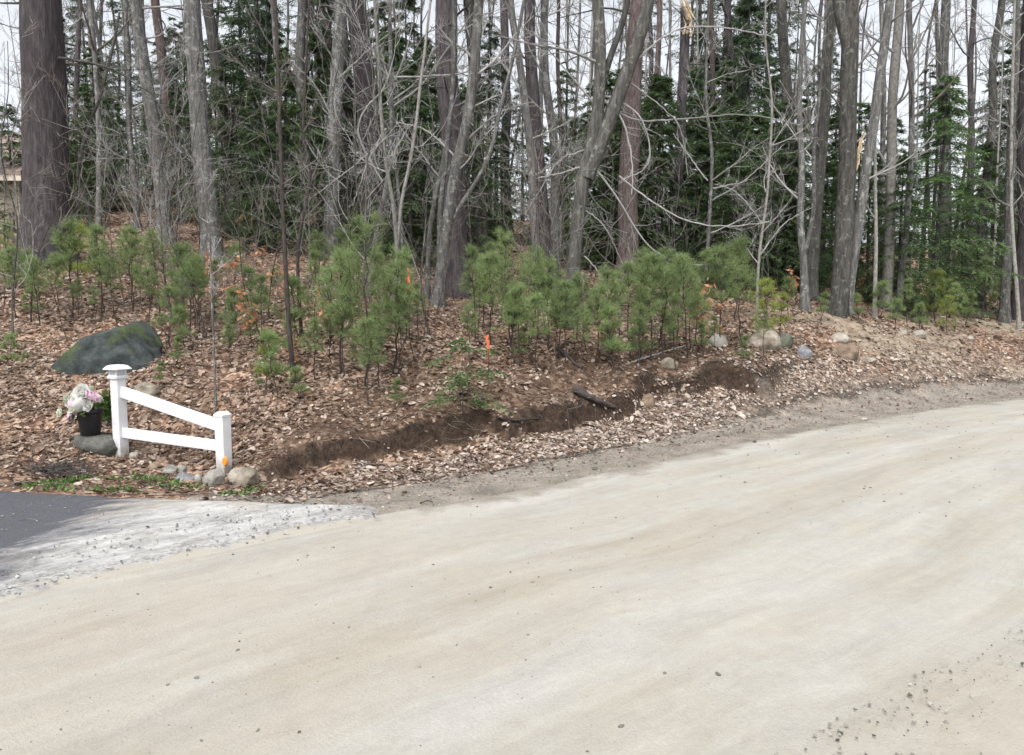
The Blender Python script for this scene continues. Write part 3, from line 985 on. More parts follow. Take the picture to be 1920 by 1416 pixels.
def trunk_geo(path, rad, sides, seed, ridge=.08, flare=.45, flare_h=.5):
    n = len(path)
    t = nrm(np.gradient(path, axis=0))
    n1 = nrm(np.cross(t, np.array([0.0, 1.0, 0.02])))
    n2 = np.cross(t, n1)
    a = np.arange(sides) * 2 * math.pi / sides
    h = path[:, 2] - path[0, 2]
    A, H = np.meshgrid(a, h)
    k = 1 + flare * np.exp(-np.maximum(H - .15, 0) / flare_h * 2.0) * (1 + .45 * np.sin(A * 4 + seed) * np.exp(-H / .3))
    q = np.stack([np.cos(A) * 2.3, np.sin(A) * 2.3, H * .9 + seed * 3.1], -1)
    rr = 1 + ridge * fbm(q * np.array([2.2, 2.2, .7]), 3, seed) + .06 * fbm(q * .5, 2, seed + 3)
    Rr = np.asarray(rad)[:, None] * k * rr
    V = path[:, None, :] + Rr[..., None] * (np.cos(A)[..., None] * n1[:, None] + np.sin(A)[..., None] * n2[:, None])
    idx = np.arange(n * sides).reshape(n, sides)
    nx_ = np.roll(idx, -1, 1)
    Q = np.stack([idx[:-1], nx_[:-1], nx_[1:], idx[1:]], -1).reshape(-1, 4)
    V = V.reshape(-1, 3)
    g = Geo().add(V, Q=Q)
    top = np.arange(sides)
    g.add(np.vstack([V[-sides:], path[-1:] + t[-1:] * rad[-1] * .3]), T=np.stack([top, (top + 1) % sides, np.full(sides, sides)], -1))
    return g

def bough(S, D, L, r, rg, up=.02, wob=.10, twigs=7, sub=5, droop=0.0, ang=.75):
    """one bare branch with twigs: a Geo"""
    g = Geo()
    P = grow(np.array([S]), np.array([D]), np.array([L]), 11, wob, up, rg)
    if droop:
        tt = np.linspace(0, 1, 11)
        P[:, :, 2] -= droop * L * tt ** 2
    R0 = r * np.linspace(1, .22, 11)[None]
    V, Q = tubes(P, R0, 5)
    g.add(V, Q=Q)
    twig_on(g, P, np.array([L]), r, rg, twigs, sub, ang, up)
    return g

def twig_on(g, P, L, r, rg, twigs, sub, ang=.75, up=.02):
    S1, D1, t1 = children(P, twigs, .18, .98, ang, rg)
    L1 = np.repeat(L, twigs) * (1.05 - .75 * t1) * rg.uniform(.3, .65, len(t1))
    P1 = grow(S1, D1, L1, 7, .11, up * 1.2, rg)
    r1 = np.maximum(.0042, r * .38 * (1.1 - .6 * t1))
    V, Q = tubes(P1, r1[:, None] * np.linspace(1, .4, 7)[None], 4)
    g.add(V, Q=Q)
    if sub:
        S2, D2, t2 = children(P1, sub, .15, .98, ang, rg)
        L2 = np.repeat(L1, sub) * (1.05 - .7 * t2) * rg.uniform(.3, .6, len(t2))
        P2 = grow(S2, D2, L2, 5, .12, up * 1.2, rg)
        r2 = np.maximum(.0029, np.repeat(r1, sub) * .55)
        V, Q = tubes(P2, r2[:, None] * np.linspace(1, .5, 5)[None], 3)
        g.add(V, Q=Q)

def px_path(pts, Y, top_z, base_to_ground=True, seed=0, step=.13):
    W = [at(px, py, Y) for px, py in pts]
    if base_to_ground:
        b = W[0].copy()
        b[2] = g1(b[0], b[1]) - .12
        W = [w for w in W[1:] if w[2] > b[2] + .3]
        W = [b] + W
    last, prev = W[-1], W[-2]
    d = nrm((last - prev)[None])[0]
    d = nrm((d * np.array([.55, 1, 1]))[None])[0]
    if last[2] < top_z:
        W.append(last + d * (top_z - last[2]) / max(d[2], .2))
    W = np.array(W)
    c = catmull(W, 8) if len(W) > 2 else W
    p = resample(c, step)
    rg = np.random.default_rng(seed + 900)
    h = p[:, 2:3] - p[0, 2]
    wv = np.concatenate([fbm(np.stack([h[:, 0] * .45, 0 * h[:, 0] + seed, 0 * h[:, 0]], -1), 2, 7)[:, None],
                         fbm(np.stack([h[:, 0] * .45, 0 * h[:, 0] + seed + 50, 0 * h[:, 0]], -1), 2, 9)[:, None], 0 * h], -1)
    return p + wv * .05 * np.minimum(h, 2)

def near_tree(label, kind, Y, w, pts, top=13.0, boughs=10, z0=.16, seed=1, Lr=(1.0, 2.6), forks=(), custom=(), name=None, twig=None, taper=.45, droop=.0, extra=(), up=.05, flare=.45):
    bark = {'pine': 'pine_bark', 'red': 'red_bark', 'grey': 'grey_bark', 'olive': 'olive_bark', 'pale': 'pale_bark', 'dark': 'dark_stem'}[kind]
    name = name or ('pine_tree' if kind in ('pine', 'red') else 'bare_tree')
    twm = M[twig] if twig else M['dead_twig'] if kind in ('pine', 'red', 'dark') else M['twig']
    rg = np.random.default_rng(seed)
    path = px_path(pts, Y, top, seed=seed)
    base = path[0].copy()
    base[2] += .12
    path = path - base
    r0 = w * Y / F / 2
    h = path[:, 2] - path[0, 2]
    rad = r0 * (1 - (1 - taper) * h / h[-1])
    sides = 22 if w > 30 else 14 if w > 12 else 8
    g = trunk_geo(path, rad, sides, seed, ridge=.10 if kind in ('pine', 'red') else .05, flare=flare, flare_h=.35 + r0)
    parts = [('trunk', g.mesh('trunk', M[bark]))]
    paths = [(path, rad)]
    for fk in forks:                                    # heavy limbs: (pixel points, width px)
        fp = px_path(fk[0], Y + (fk[2] if len(fk) > 2 else 0), top, False, seed + 3) - base
        fr = fk[1] * Y / F / 2 * np.linspace(1, .5, len(fp))
        parts.append(('limb', trunk_geo(fp, fr, max(8, sides - 6), seed + 5, .05, 0, 1).mesh('limb', M[bark])))
        paths.append((fp, fr))
    if Y > 14.9:
        boughs, z0 = int(boughs * .7), max(z0, .26)
    for j in range(boughs):
        P_, Rr = paths[j % len(paths)] if j % 3 == 0 else paths[0]
        hh = P_[:, 2] - P_[0, 2]
        u = (z0 + (1 - z0) * (j + rg.random()) / boughs) if P_ is paths[0][0] else rg.uniform(.1, .95)
        i = min(len(P_) - 2, int(u * (len(P_) - 1)))
        az = rg.uniform(0, 6.28)
        el = rg.uniform(-.15, .35) if kind in ('pine', 'red') else rg.uniform(.15, .95)
        D = np.array([math.cos(az) * math.cos(el), math.sin(az) * math.cos(el), math.sin(el)])
        L = rg.uniform(*Lr) * (1.1 - .5 * u)
        r = min(Rr[i] * .45, .008 + .011 * L)
        if kind in ('pine', 'red'):
            bg_ = bough(P_[i], D, L, r, rg, -.01, .09, 5, 3, .06, .8)
        else:
            bg_ = bough(P_[i], D, L, r, rg, up, .10, *((8, 5) if Y < 14.9 else (6, 4)), droop, .7)
        parts.append(('branch', bg_.mesh('branch', twm)))
    for cb in custom:                                   # long branches the photo shows singly
        cp_, cw, dy = cb[0], cb[1], (cb[2] if len(cb) > 2 else 0)
        W = np.array([at(px, py, Y + dy * i / (len(cp_) - 1)) for i, (px, py) in enumerate(cp_)])
        c = resample(catmull(W, 8), .1) - base
        n_ = 24
        f = np.linspace(0, len(c) - 1, n_)
        c = np.stack([np.interp(f, np.arange(len(c)), c[:, i]) for i in range(3)], -1)
        c = c + .005 * rg.normal(size=c.shape)
        r = cw * .72 * Y / F / 2
        gg = Geo()
        V, Q = tubes(c[None], r * np.linspace(1, .45, n_)[None], 6)
        gg.add(V, Q=Q)
        Lc = np.linalg.norm(np.diff(c, axis=0), axis=1).sum()
        twig_on(gg, c[None], np.array([Lc * .55]), r * .9, rg, 9, 4, .7, .04)
        parts.append(('branch', gg.mesh('branch', twm)))
    parts += [(n_, (m_(base) if callable(m_) else m_)) for n_, m_ in extra]
    return thing(name, label, 'tree', None, base, 0, 1, parts)

NT = near_tree
NT('thickest dark pine trunk at the left edge, beside the small beige house', 'pine', 14.0, 84, [(86, 490), (84, 300), (80, 100), (76, 0)], 15, 8, .25, 1)
NT('slim pale tree just right of the thickest left pine', 'pale', 16, 13, [(122, 450), (112, 320), (104, 150), (96, 0)], 12, 8, .15, 2)
NT('grey lichened tree leaning left, third trunk from the left edge', 'grey', 18, 27, [(312, 450), (298, 280), (272, 140), (252, 0)], 14, 12, .15, 3)
NT('reddish slim pine behind the grey leaning trunk on the left slope', 'red', 25, 21, [(338, 400), (322, 250), (303, 90), (292, 0)], 16, 8, .2, 4)
NT('mottled grey-green trunk with lichen standing left of the bright sky gap', 'grey', 16, 38, [(398, 470), (388, 330), (372, 150), (360, 0)], 14, 14, .12, 5)
NT('leaning brownish trunk against the bright sky gap at upper left', 'olive', 20, 27, [(440, 450), (428, 300), (407, 130), (390, 0)], 15, 10, .2, 6)
NT('thin pale pole of a young tree right behind the white fence', 'grey', 9.0, 5, [(404, 750), (402, 640), (396, 520), (392, 420), (380, 330)], 3.3, 7, .45, 7, (.3, .7), name='bare_sapling', flare=.2)
NT('tall slim dark stem rising right of the white fence', 'dark', 9.6, 9.5, [(552, 725), (543, 600), (530, 400), (520, 200), (513, 0)], 7.5, 9, .35, 8, (.5, 1.2), name='bare_sapling', twig='brown_twig', flare=.2)
NT('second dark stem with a crook, close beside the tallest dark stem', 'dark', 11.0, 7, [(566, 640), (556, 470), (578, 330), (566, 250), (580, 120)], 6, 6, .35, 9, (.5, 1.0), name='bare_sapling', twig='brown_twig', flare=.2)
NT('grey trunk right of the tall dark stem', 'grey', 19, 22, [(572, 475), (566, 300), (562, 120), (566, 0)], 14, 12, .12, 10)
NT('grey smooth trunk touching the left side of the twin dark pines', 'grey', 17, 30, [(618, 490), (626, 330), (634, 150), (642, 0)], 14, 14, .12, 11,
   custom=[([(632, 150), (690, 95), (760, 40)], 5, -1), ([(628, 230), (590, 160), (540, 110)], 5, -.5)])
NT('nearly black pine trunk of the twin pines, the left one', 'pine', 19.5, 30, [(652, 480), (652, 300), (648, 120), (640, 0)], 16, 8, .2, 12)
NT('broad purple-grey pine trunk of the twin pines, the right one', 'pine', 18, 46, [(702, 480), (692, 300), (678, 120), (668, 0)], 16, 10, .2, 13)
NT('reddish pine trunk at the top left of the twin pines', 'red', 24, 26, [(640, 440), (628, 250), (614, 80), (606, 0)], 17, 6, .2, 14)
NT('slender grey tree with long bright twigs reaching up right of the twin pines', 'grey', 13.5, 11, [(690, 560), (705, 420), (724, 300), (729, 150), (728, 0)], 9, 9, .25, 15, (.8, 1.8),
   custom=[([(716, 340), (672, 250), (688, 200), (745, 140), (775, 40)], 6), ([(729, 205), (790, 160), (840, 90), (905, 0)], 6), ([(728, 145), (800, 143), (880, 135), (960, 110)], 5), ([(724, 240), (690, 300), (676, 345), (660, 385)], 5),
           ([(722, 260), (640, 330), (570, 380)], 4)])
NT('thin pale tree forking low, left of the leaning grey clump', 'pale', 13, 9, [(738, 590), (744, 480), (738, 380), (724, 290), (712, 150)], 8, 7, .3, 16, (.6, 1.4),
   forks=[([(744, 470), (752, 380), (770, 300), (786, 210)], 7)])
NT('grey thin stem between the forked pale tree and the leaning grey clump', 'grey', 15, 8, [(758, 540), (752, 400), (740, 250), (736, 60)], 8, 7, .3, 17, (.6, 1.4))
NT('stout dark furrowed pine with its base in full view at centre left', 'pine', 14.5, 47, [(855, 553), (850, 400), (846, 200), (842, 0)], 15, 9, .25, 18)
NT('grey mottled tree leaning right across the stout dark pine', 'grey', 13.2, 23, [(818, 585), (832, 470), (852, 350), (878, 220), (893, 60)], 12, 12, .2, 19, (.9, 2.2),
   forks=[([(826, 500), (826, 400), (838, 290), (846, 150)], 11), ([(838, 430), (868, 380), (905, 320), (930, 250)], 8)],
   custom=[([(868, 270), (930, 215), (1000, 190)], 5), ([(860, 300), (800, 245), (745, 230)], 5)])
NT('dark pine trunk directly behind and right of the stout pine', 'pine', 21, 27, [(902, 470), (896, 300), (888, 120), (880, 0)], 16, 9, .2, 20)
NT('straight dark trunk standing alone against the pale sky at centre', 'pine', 25, 20, [(950, 440), (948, 250), (946, 100), (944, 0)], 18, 9, .2, 21)
NT('grey left stem of the clump at picture centre', 'grey', 14, 17, [(1012, 545), (1002, 400), (985, 220), (966, 60), (960, 0)], 12, 11, .2, 22, (.8, 2.0))
NT('dark pine trunk in the middle of the centre clump', 'pine', 18, 26, [(1024, 500), (1016, 330), (1002, 150), (994, 0)], 15, 8, .2, 23)
NT('grey right stem of the clump at picture centre', 'grey', 14.4, 19, [(1040, 540), (1036, 380), (1032, 200), (1024, 0)], 12, 11, .2, 24, (.8, 2.0))
NT('slim dark stem right of the centre clump', 'dark', 20, 10, [(1056, 490), (1052, 300), (1046, 120), (1042, 0)], 13, 8, .2, 25)
NT('smooth grey forked tree leaning right with drooping bright branches, nearest the road', 'olive', 12.2, 27, [(1064, 625), (1078, 480), (1096, 350), (1118, 235), (1120, 120), (1114, 0)], 12, 12, .3, 26, (1.0, 2.4),
   forks=[([(1100, 335), (1140, 240), (1178, 130), (1214, 0)], 27), ([(1116, 230), (1140, 130), (1166, 50), (1176, 0)], 12)],
   custom=[([(1125, 185), (1190, 225), (1290, 222), (1400, 215), (1500, 235)], 5), ([(1120, 178), (1160, 213), (1180, 270), (1186, 330), (1185, 365)], 6),
           ([(1125, 175), (1190, 208), (1216, 260), (1212, 312), (1165, 338)], 5), ([(1104, 300), (1150, 360), (1220, 465), (1290, 495), (1355, 495)], 6),
           ([(1160, 330), (1225, 380), (1290, 415), (1370, 425), (1445, 415)], 5), ([(1100, 310), (1050, 325), (1005, 335)], 5), ([(1100, 280), (1050, 300), (1020, 345), (985, 400)], 4), ([(1118, 200), (1060, 130), (1000, 60)], 5),
           ([(1185, 120), (1260, 60), (1340, 50), (1450, 70)], 5), ([(1175, 150), (1240, 200), (1275, 240), (1290, 330)], 4), ([(1090, 390), (1130, 420), (1170, 500)], 4), ([(1095, 480), (1115, 500), (1138, 540)], 4)], up=-.01, droop=.12)
NT('reddish brown pine trunk just behind the smooth forked tree', 'red', 16.2, 38, [(1178, 522), (1180, 400), (1190, 200), (1200, 0)], 15, 12, .15, 27)

def snag_tip(pts, Y, w):
    def f(base):
        rg = np.random.default_rng(77)
        g = Geo()
        for k in range(9):
            P = resample(np.array([at(px, py, Y) for px, py in pts]), .05) - base
            a_, b_ = sorted(rg.uniform(0, 1, 2))
            b_ = max(b_, a_ + .35)
            i0, i1 = int(a_ * len(P) * .6), max(int(a_ * len(P) * .6) + 4, int(min(1, b_) * len(P)))
            q = P[i0:i1]
            if len(q) < 3:
                continue
            q = q + np.cumsum(rg.normal(0, .006, q.shape), 0) + rg.normal(0, w * Y / F / 3.2, 3) * np.array([1, .4, 1])
            r = w * Y / F / 5 * np.linspace(1, .1, len(q)) * (1 + .3 * rg.normal(size=len(q)).clip(-1, 1))
            V, Q = tubes(q[None], r[None], 5)
            g.add(V, Q=Q)
        return g.mesh('torn_wood', M['raw_wood'], False)
    return f
NT('broken dark trunk with a pale torn splinter at its top', 'pine', 18, 21, [(1263, 495), (1270, 300), (1284, 90), (1288, 30)], 8.2, 9, .15, 28, taper=.8, extra=[('torn_wood', snag_tip([(1290, 62), (1296, 45), (1284, 20), (1276, 0), (1270, -30)], 17.75, 12))])
NT('thin dark trunk between the broken trunk and the dense dark evergreens', 'dark', 22, 13, [(1338, 480), (1338, 300), (1336, 100), (1334, 0)], 14, 9, .15, 29)
NT('dark branching trunk among the dense evergreens right of centre', 'pine', 23, 18, [(1392, 470), (1386, 300), (1374, 120), (1366, 0)], 15, 12, .1, 30)
NT('brownish grey trunk half hidden by twigs, left of the big forked trunk', 'olive', 19, 24, [(1482, 520), (1478, 330), (1468, 150), (1462, 0)], 14, 14, .12, 31)
NT('grey upright trunk next left of the big rough forked trunk', 'olive', 17, 22, [(1520, 560), (1528, 400), (1545, 200), (1552, 0)], 14, 13, .12, 32)
NT('big rough dark trunk bulging into a fork at the top right', 'olive', 15.6, 33, [(1570, 592), (1584, 420), (1592, 250), (1596, 90), (1592, 0)], 13, 10, .3, 33, forks=[([(1594, 95), (1578, 40), (1570, 0)], 24)], twig='brown_twig', taper=.75, flare=.2)
NT('leaning grey trunk with a pale split wound, right of the big rough trunk', 'grey', 15.9, 22, [(1582, 600), (1600, 470), (1622, 340), (1642, 210), (1668, 0)], 12, 11, .25, 34, (.8, 2.0),
   extra=[('torn_wood', snag_tip([(1606, 312), (1610, 290), (1614, 270), (1622, 250)], 15.7, 9))])
NT('thin white birch-like pole right of the leaning wounded trunk', 'pale', 16.3, 8, [(1640, 590), (1644, 450), (1646, 300), (1652, 150)], 7.5, 7, .3, 35, (.5, 1.3))
NT('pale grey trunk with torn bark left of the large hemlock', 'pale', 17.5, 20, [(1664, 490), (1670, 330), (1678, 150), (1686, 0)], 13, 12, .15, 36)
NT('straight grey trunk rising behind the large hemlock', 'grey', 21, 22, [(1768, 500), (1770, 330), (1774, 150), (1778, 0)], 16, 9, .2, 37)
NT('slim dark trunk right of the straight grey one above the hemlock', 'pine', 23, 13, [(1818, 500), (1820, 300), (1824, 100), (1826, 0)], 16, 9, .2, 38)
NT('brownish trunk leaning right over the large hemlock top', 'olive', 20, 17, [(1840, 530), (1850, 330), (1862, 150), (1880, 0)], 15, 10, .2, 39)
NT('mottled pale trunk near the right edge', 'grey', 19, 17, [(1886, 570), (1892, 400), (1900, 200), (1908, 0)], 13, 11, .2, 40)
NT('dark furrowed trunk cut by the right edge', 'pine', 20, 24, [(1908, 600), (1914, 450), (1922, 250), (1930, 0)], 13, 10, .12, 41)
NT('low grey double stem left of the big rough trunk', 'grey', 15.5, 15, [(1510, 590), (1508, 500), (1496, 400), (1500, 280)], 8, 10, .12, 42, (.7, 1.8), forks=[([(1508, 480), (1524, 400), (1530, 300)], 9)])
NT('leaning slender grey tree in the gap right of the broken trunk', 'grey', 14.5, 8, [(1318, 560), (1326, 430), (1330, 300), (1318, 180), (1322, 0)], 8, 9, .2, 43, (.8, 1.8), custom=[([(1328, 380), (1400, 335), (1470, 270)], 4), ([(1326, 340), (1290, 290), (1262, 250)], 4)])
NT('slender bowed grey sapling in the twig tangle right of centre', 'pale', 13.6, 6, [(1420, 590), (1424, 470), (1440, 330), (1452, 190), (1440, 60)], 7, 9, .2, 44, (.7, 1.6), name='bare_sapling', custom=[([(1430, 420), (1380, 360), (1340, 345)], 4), ([(1424, 480), (1470, 420), (1520, 390)], 4)])
NT('slim pale stem left of the stout dark pine', 'grey', 13.8, 10, [(800, 560), (806, 440), (832, 300), (846, 180), (850, 0)], 9, 8, .25, 45, (.7, 1.7))
NT('slim grey stem deep on the left leaf slope', 'grey', 20, 12, [(258, 440), (250, 300), (238, 140), (232, 0)], 12, 10, .12, 46)
NT('thin branched grey tree beside the thickest left pine, arching right', 'olive', 15, 9, [(180, 480), (168, 400), (150, 330), (178, 210), (186, 190)], 7, 8, .1, 47, (.8, 1.8), twig='brown_twig')
print('near trees done')

# ------------------------------------------------------------------ background bare trees (shared meshes)
def bare_proto(seed, h, r, bark, twm, nb=22, z0=.24, pine=False):
    rg = np.random.default_rng(seed)
    n = int(h / .5) if h > 6 else int(h / .22)
    bend, bf = (.8, .12) if h > 6 else (.45, .45)
    z = np.linspace(-.15, h, n)
    path = np.stack([bend * fbm(np.stack([z * bf, 0 * z + seed, 0 * z], -1), 2, seed), bend * fbm(np.stack([z * bf, 0 * z + seed + 9, 0 * z], -1), 2, seed), z], -1)
    path -= path[0] * np.array([1, 1, 0])
    rad = r * np.linspace(1, .3, n)
    g = trunk_geo(path, rad, 9, seed, .06, .3, .4)
    gb = Geo()
    for j in range(nb):
        u = z0 + (1 - z0) * (j + rg.random()) / nb
        i = min(n - 2, int(u * (n - 1)))
        az = rg.uniform(0, 6.28)
        el = rg.uniform(-.2, .3) if pine else rg.uniform(.2, 1.0)
        D = np.array([math.cos(az) * math.cos(el), math.sin(az) * math.cos(el), math.sin(el)])
        L = rg.uniform(1.0, 2.8) * (1.1 - .6 * u)
        b = bough(path[i], D, L, min(rad[i] * .5, .010 + .011 * L), rg, .0 if pine else .05, .11, 6 if h > 6 else 4, 2 if pine else 4 if h > 6 else 3, .05 if pine else 0, .7)
        gb.add(np.concatenate(b.V), Q=np.concatenate(b.Q))
    return [('trunk', g.mesh('trunk', M[bark])), ('branches', gb.mesh('branches', M[twm]))]
BARE = [bare_proto(201, 13, .055, 'grey_bark', 'twig', 18), bare_proto(202, 15, .07, 'olive_bark', 'twig', 20), bare_proto(203, 11, .04, 'pale_bark', 'twig', 18, .22),
        bare_proto(204, 14, .06, 'grey_bark', 'brown_twig', 20), bare_proto(205, 9, .03, 'pale_bark', 'twig', 15, .22)]
PINE = [bare_proto(211, 19, .14, 'pine_bark', 'dead_twig', 18, .10, True), bare_proto(212, 18, .11, 'red_bark', 'dead_twig', 18, .10, True), bare_proto(213, 17, .085, 'pine_bark', 'dead_twig', 18, .08, True)]
SAP = [bare_proto(221, 4.0, .013, 'grey_bark', 'twig', 11, .2), bare_proto(222, 3.0, .009, 'dark_stem', 'brown_twig', 10, .25), bare_proto(223, 4.6, .016, 'olive_bark', 'twig', 12, .2), bare_proto(224, 2.4, .008, 'dark_stem', 'brown_twig', 9, .25)]

OCC = []
def spot(px, Y, mind=.9):
    x = (px - 960) / F * Y
    for ox, oy in OCC:
        if abs(ox - x) < mind and abs(oy - Y) < mind:
            return None
    OCC.append((x, Y))
    return x, Y, g1(x, Y)
rg = np.random.default_rng(404)
cnt = 0
while cnt < 74:
    Y = rg.uniform(16.5, 44)
    px = rg.uniform(-60, 1980)
    if px < 60 or (405 < px < 480 and rg.random() < .9):
        continue
    s = spot(px, Y)
    if not s:
        continue
    cnt += 1
    MANY.append((thing('bare_tree', '', 'tree', 'leafless trees deep in the wood', s, rg.uniform(0, 6.28), rg.uniform(.8, 1.3), BARE[cnt % 5]), px, ('slim grey leafless', 'taller olive leafless', 'thin grey leafless', 'brown-twigged leafless', 'very thin leafless')[cnt % 5] + ' background tree'))
cnt = 0
while cnt < 30:
    Y = rg.uniform(22, 52)
    px = rg.uniform(-60, 1980)
    if px < 60 or (405 < px < 480 and rg.random() < .9):
        continue
    s = spot(px, Y)
    if not s:
        continue
    cnt += 1
    MANY.append((thing('pine_tree', '', 'tree', 'tall pines deep in the wood', s, rg.uniform(0, 6.28), rg.uniform(.85, 1.25), PINE[cnt % 3]), px, ('dark bare-stemmed', 'reddish bare-stemmed', 'thin dark')[cnt % 3] + ' background pine'))
cnt = 0
while cnt < 96:
    Y = rg.uniform(10.2, 19) if cnt < 64 else rg.uniform(10.0, 13.5)
    px = rg.uniform(-20, 1940) if cnt < 64 else rg.uniform(0, 900)
    e = float(edge_dist(np.array([(px - 960) / F * Y]), np.array([Y]))[0])
    if e < 3.0 + (1.0 if px > 1300 else 0):
        continue
    s = spot(px, Y, .25)
    if not s:
        continue
    cnt += 1
    MANY.append((thing('bare_sapling', '', 'sapling', 'leafless saplings in the undergrowth', s, rg.uniform(0, 6.28), rg.uniform(.7, 1.2) if cnt <= 64 else rg.uniform(.28, .6), SAP[cnt % 4 if cnt <= 64 else (1, 3)[cnt % 2]]), px, ('low brushy', 'short brushy')[cnt % 2] + ' leafless sapling' if cnt > 64 else ('grey-stemmed', 'short dark-stemmed', 'tall olive-stemmed', 'low dark-twigged')[cnt % 4] + ' leafless sapling'))
print('background trees done')

# ------------------------------------------------------------------ conifers
def leaf_quads(S, D, U, L, W):
    """rhombic leaf faces: start, direction, in-plane side vector"""
    P = np.stack([S, S + D * (L * .45)[:, None] + U * (W * .5)[:, None], S + D * L[:, None], S + D * (L * .45)[:, None] - U * (W * .5)[:, None]], 1)
    n = len(S)
    return P.reshape(-1, 3), np.arange(n * 4).reshape(n, 4)

def conifer(seed, h, nb, rmax, mat, bark, z0=.06, droop=.35, leafL=.09, leafW=.03, M1=12, K=7, power=.9, r=None, gap=0.0):
    rg = np.random.default_rng(seed)
    n = max(6, int(h / .4))
    z = np.linspace(-.1, h, n)
    path = np.stack([.06 * h * .2 * fbm(np.stack([z * .2, 0 * z + seed, 0 * z], -1), 2, seed), .06 * h * .2 * fbm(np.stack([z * .2, 0 * z + seed + 5, 0 * z], -1), 2, seed), z], -1)
    r = r or (.012 * h + .01)
    tg = trunk_geo(path, r * np.linspace(1, .08, n), 8, seed, .05, .2, .3)
    u = z0 + (1 - z0) * np.linspace(0, 1, nb, endpoint=False) + rg.uniform(-.01, .01, nb)
    u = u[rg.random(nb) > gap]
    nb = len(u)
    az = np.arange(nb) * 2.39996 + rg.normal(0, .35, nb)
    L = rmax * (1.02 - u) ** power * rg.uniform(.6, 1.15, nb) + .05
    L = L * np.minimum(1, .55 + 3 * (u - z0 + .02))
    S = np.stack([np.interp(u * h, z, path[:, i]) for i in range(3)], -1)
    el = .35 * u + .05 + rg.normal(0, .1, nb)
    D = np.stack([np.cos(az) * np.cos(el), np.sin(az) * np.cos(el), np.sin(el)], -1)
    m = 8
    P = grow(S, D, L, m, .05, 0, rg)
    tt = np.linspace(0, 1, m)
    P[:, :, 2] -= (droop * L)[:, None] * tt[None] ** 1.8
    bgeo = Geo()
    V, Q = tubes(P, (np.maximum(.003, .010 * L))[:, None] * np.linspace(1, .3, m)[None], 3)
    bgeo.add(V, Q=Q)
    # flat sprays
    t = np.clip(np.linspace(.12, 1, M1)[None] + rg.normal(0, .03, (nb, M1)), .05, 1)
    f = t * (m - 1)
    i = np.minimum(f.astype(int), m - 2)
    fr = (f - i)[..., None]
    b = np.arange(nb)[:, None]
    A = P[b, i] * (1 - fr) + P[b, i + 1] * fr
    T = nrm(P[b, i + 1] - P[b, i])
    side = nrm(np.cross(T, np.array([0, 0, 1.0])))
    sg = np.where(np.arange(M1) % 2 == 0, 1, -1)[None, :, None]
    Dl = nrm(T * rg.uniform(.5, .9, (nb, M1, 1)) + side * sg * rg.uniform(.5, 1, (nb, M1, 1)) + np.array([0, 0, -.18]) + .16 * rg.normal(size=A.shape))
    Ll = (L[:, None] * (.42 * (1.08 - t)) + .10 * min(1, rmax)) * rg.uniform(.6, 1.25, (nb, M1))
    tk = np.linspace(.08, 1, K)
    B2 = A[:, :, None] + Dl[:, :, None] * (Ll[:, :, None] * tk)[..., None]
    B2[..., 2] -= (.25 * Ll[:, :, None] * tk ** 2)
    up_ = nrm(np.cross(Dl, side) * 1.0 + .001)
    lat = nrm(np.cross(Dl, np.array([0, 0, 1.0])) + .25 * rg.normal(size=Dl.shape))
    out = []
    for sgn in (1, -1):
        Dk = nrm(Dl[:, :, None] * .8 + sgn * lat[:, :, None] * .75 + .22 * rg.normal(size=B2.shape) + np.array([0, 0, -.08]))
        U = nrm(np.cross(Dk, np.array([0.05, .05, 1.0])) + .35 * rg.normal(size=Dk.shape))
        out.append((B2.reshape(-1, 3), Dk.reshape(-1, 3), U.reshape(-1, 3)))
    S3 = np.concatenate([o[0] for o in out]); D3 = np.concatenate([o[1] for o in out]); U3 = np.concatenate([o[2] for o in out])
    k = len(S3)
    V, Q = leaf_quads(S3, D3, U3, leafL * rg.uniform(.6, 1.4, k), leafW * rg.uniform(.6, 1.4, k))
    fo = Geo().add(V, Q=Q)
    return [('trunk', tg.mesh('trunk', M[bark])), ('branches', bgeo.mesh('branches', M['dead_twig'])), ('crown', fo.mesh('crown', M[mat], False))]

HEM = [conifer(301, 8.0, 95, 2.1, 'dark_needles', 'pine_bark', .05, .4, .13, .035, 13, 8, .8, gap=.12),
       conifer(302, 6.0, 80, 1.7, 'hemlock_needles', 'pine_bark', .05, .4, .12, .033, 13, 8, .8, gap=.1),
       conifer(303, 10.5, 110, 2.3, 'dark_needles', 'pine_bark', .12, .35, .14, .035, 13, 8, .75, gap=.2),
       conifer(304, 4.0, 60, 1.25, 'hemlock_needles', 'pine_bark', .04, .35, .10, .03, 12, 7, .85)]
TALL = [conifer(311, 17, 95, 2.4, 'dark_needles', 'pine_bark', .25, .25, .17, .04, 12, 7, .6, .17, gap=.3), conifer(312, 20, 90, 2.6, 'dark_needles', 'pine_bark', .32, .2, .18, .042, 12, 7, .55, .2, gap=.35)]
def hem(k, px, Y, sc, label, group=None):
    x = (px - 960) / F * Y
    o = thing('hemlock_tree' if k < 4 else 'spruce_tree', label, 'tree', group, (x, Y, g1(x, Y) - .02), rng.uniform(0, 6.28), sc, HEM[k] if k < 4 else TALL[k - 4])
    if group:
        MANY.append((o, px, label))
G_H = 'understorey evergreens deep in the wood'
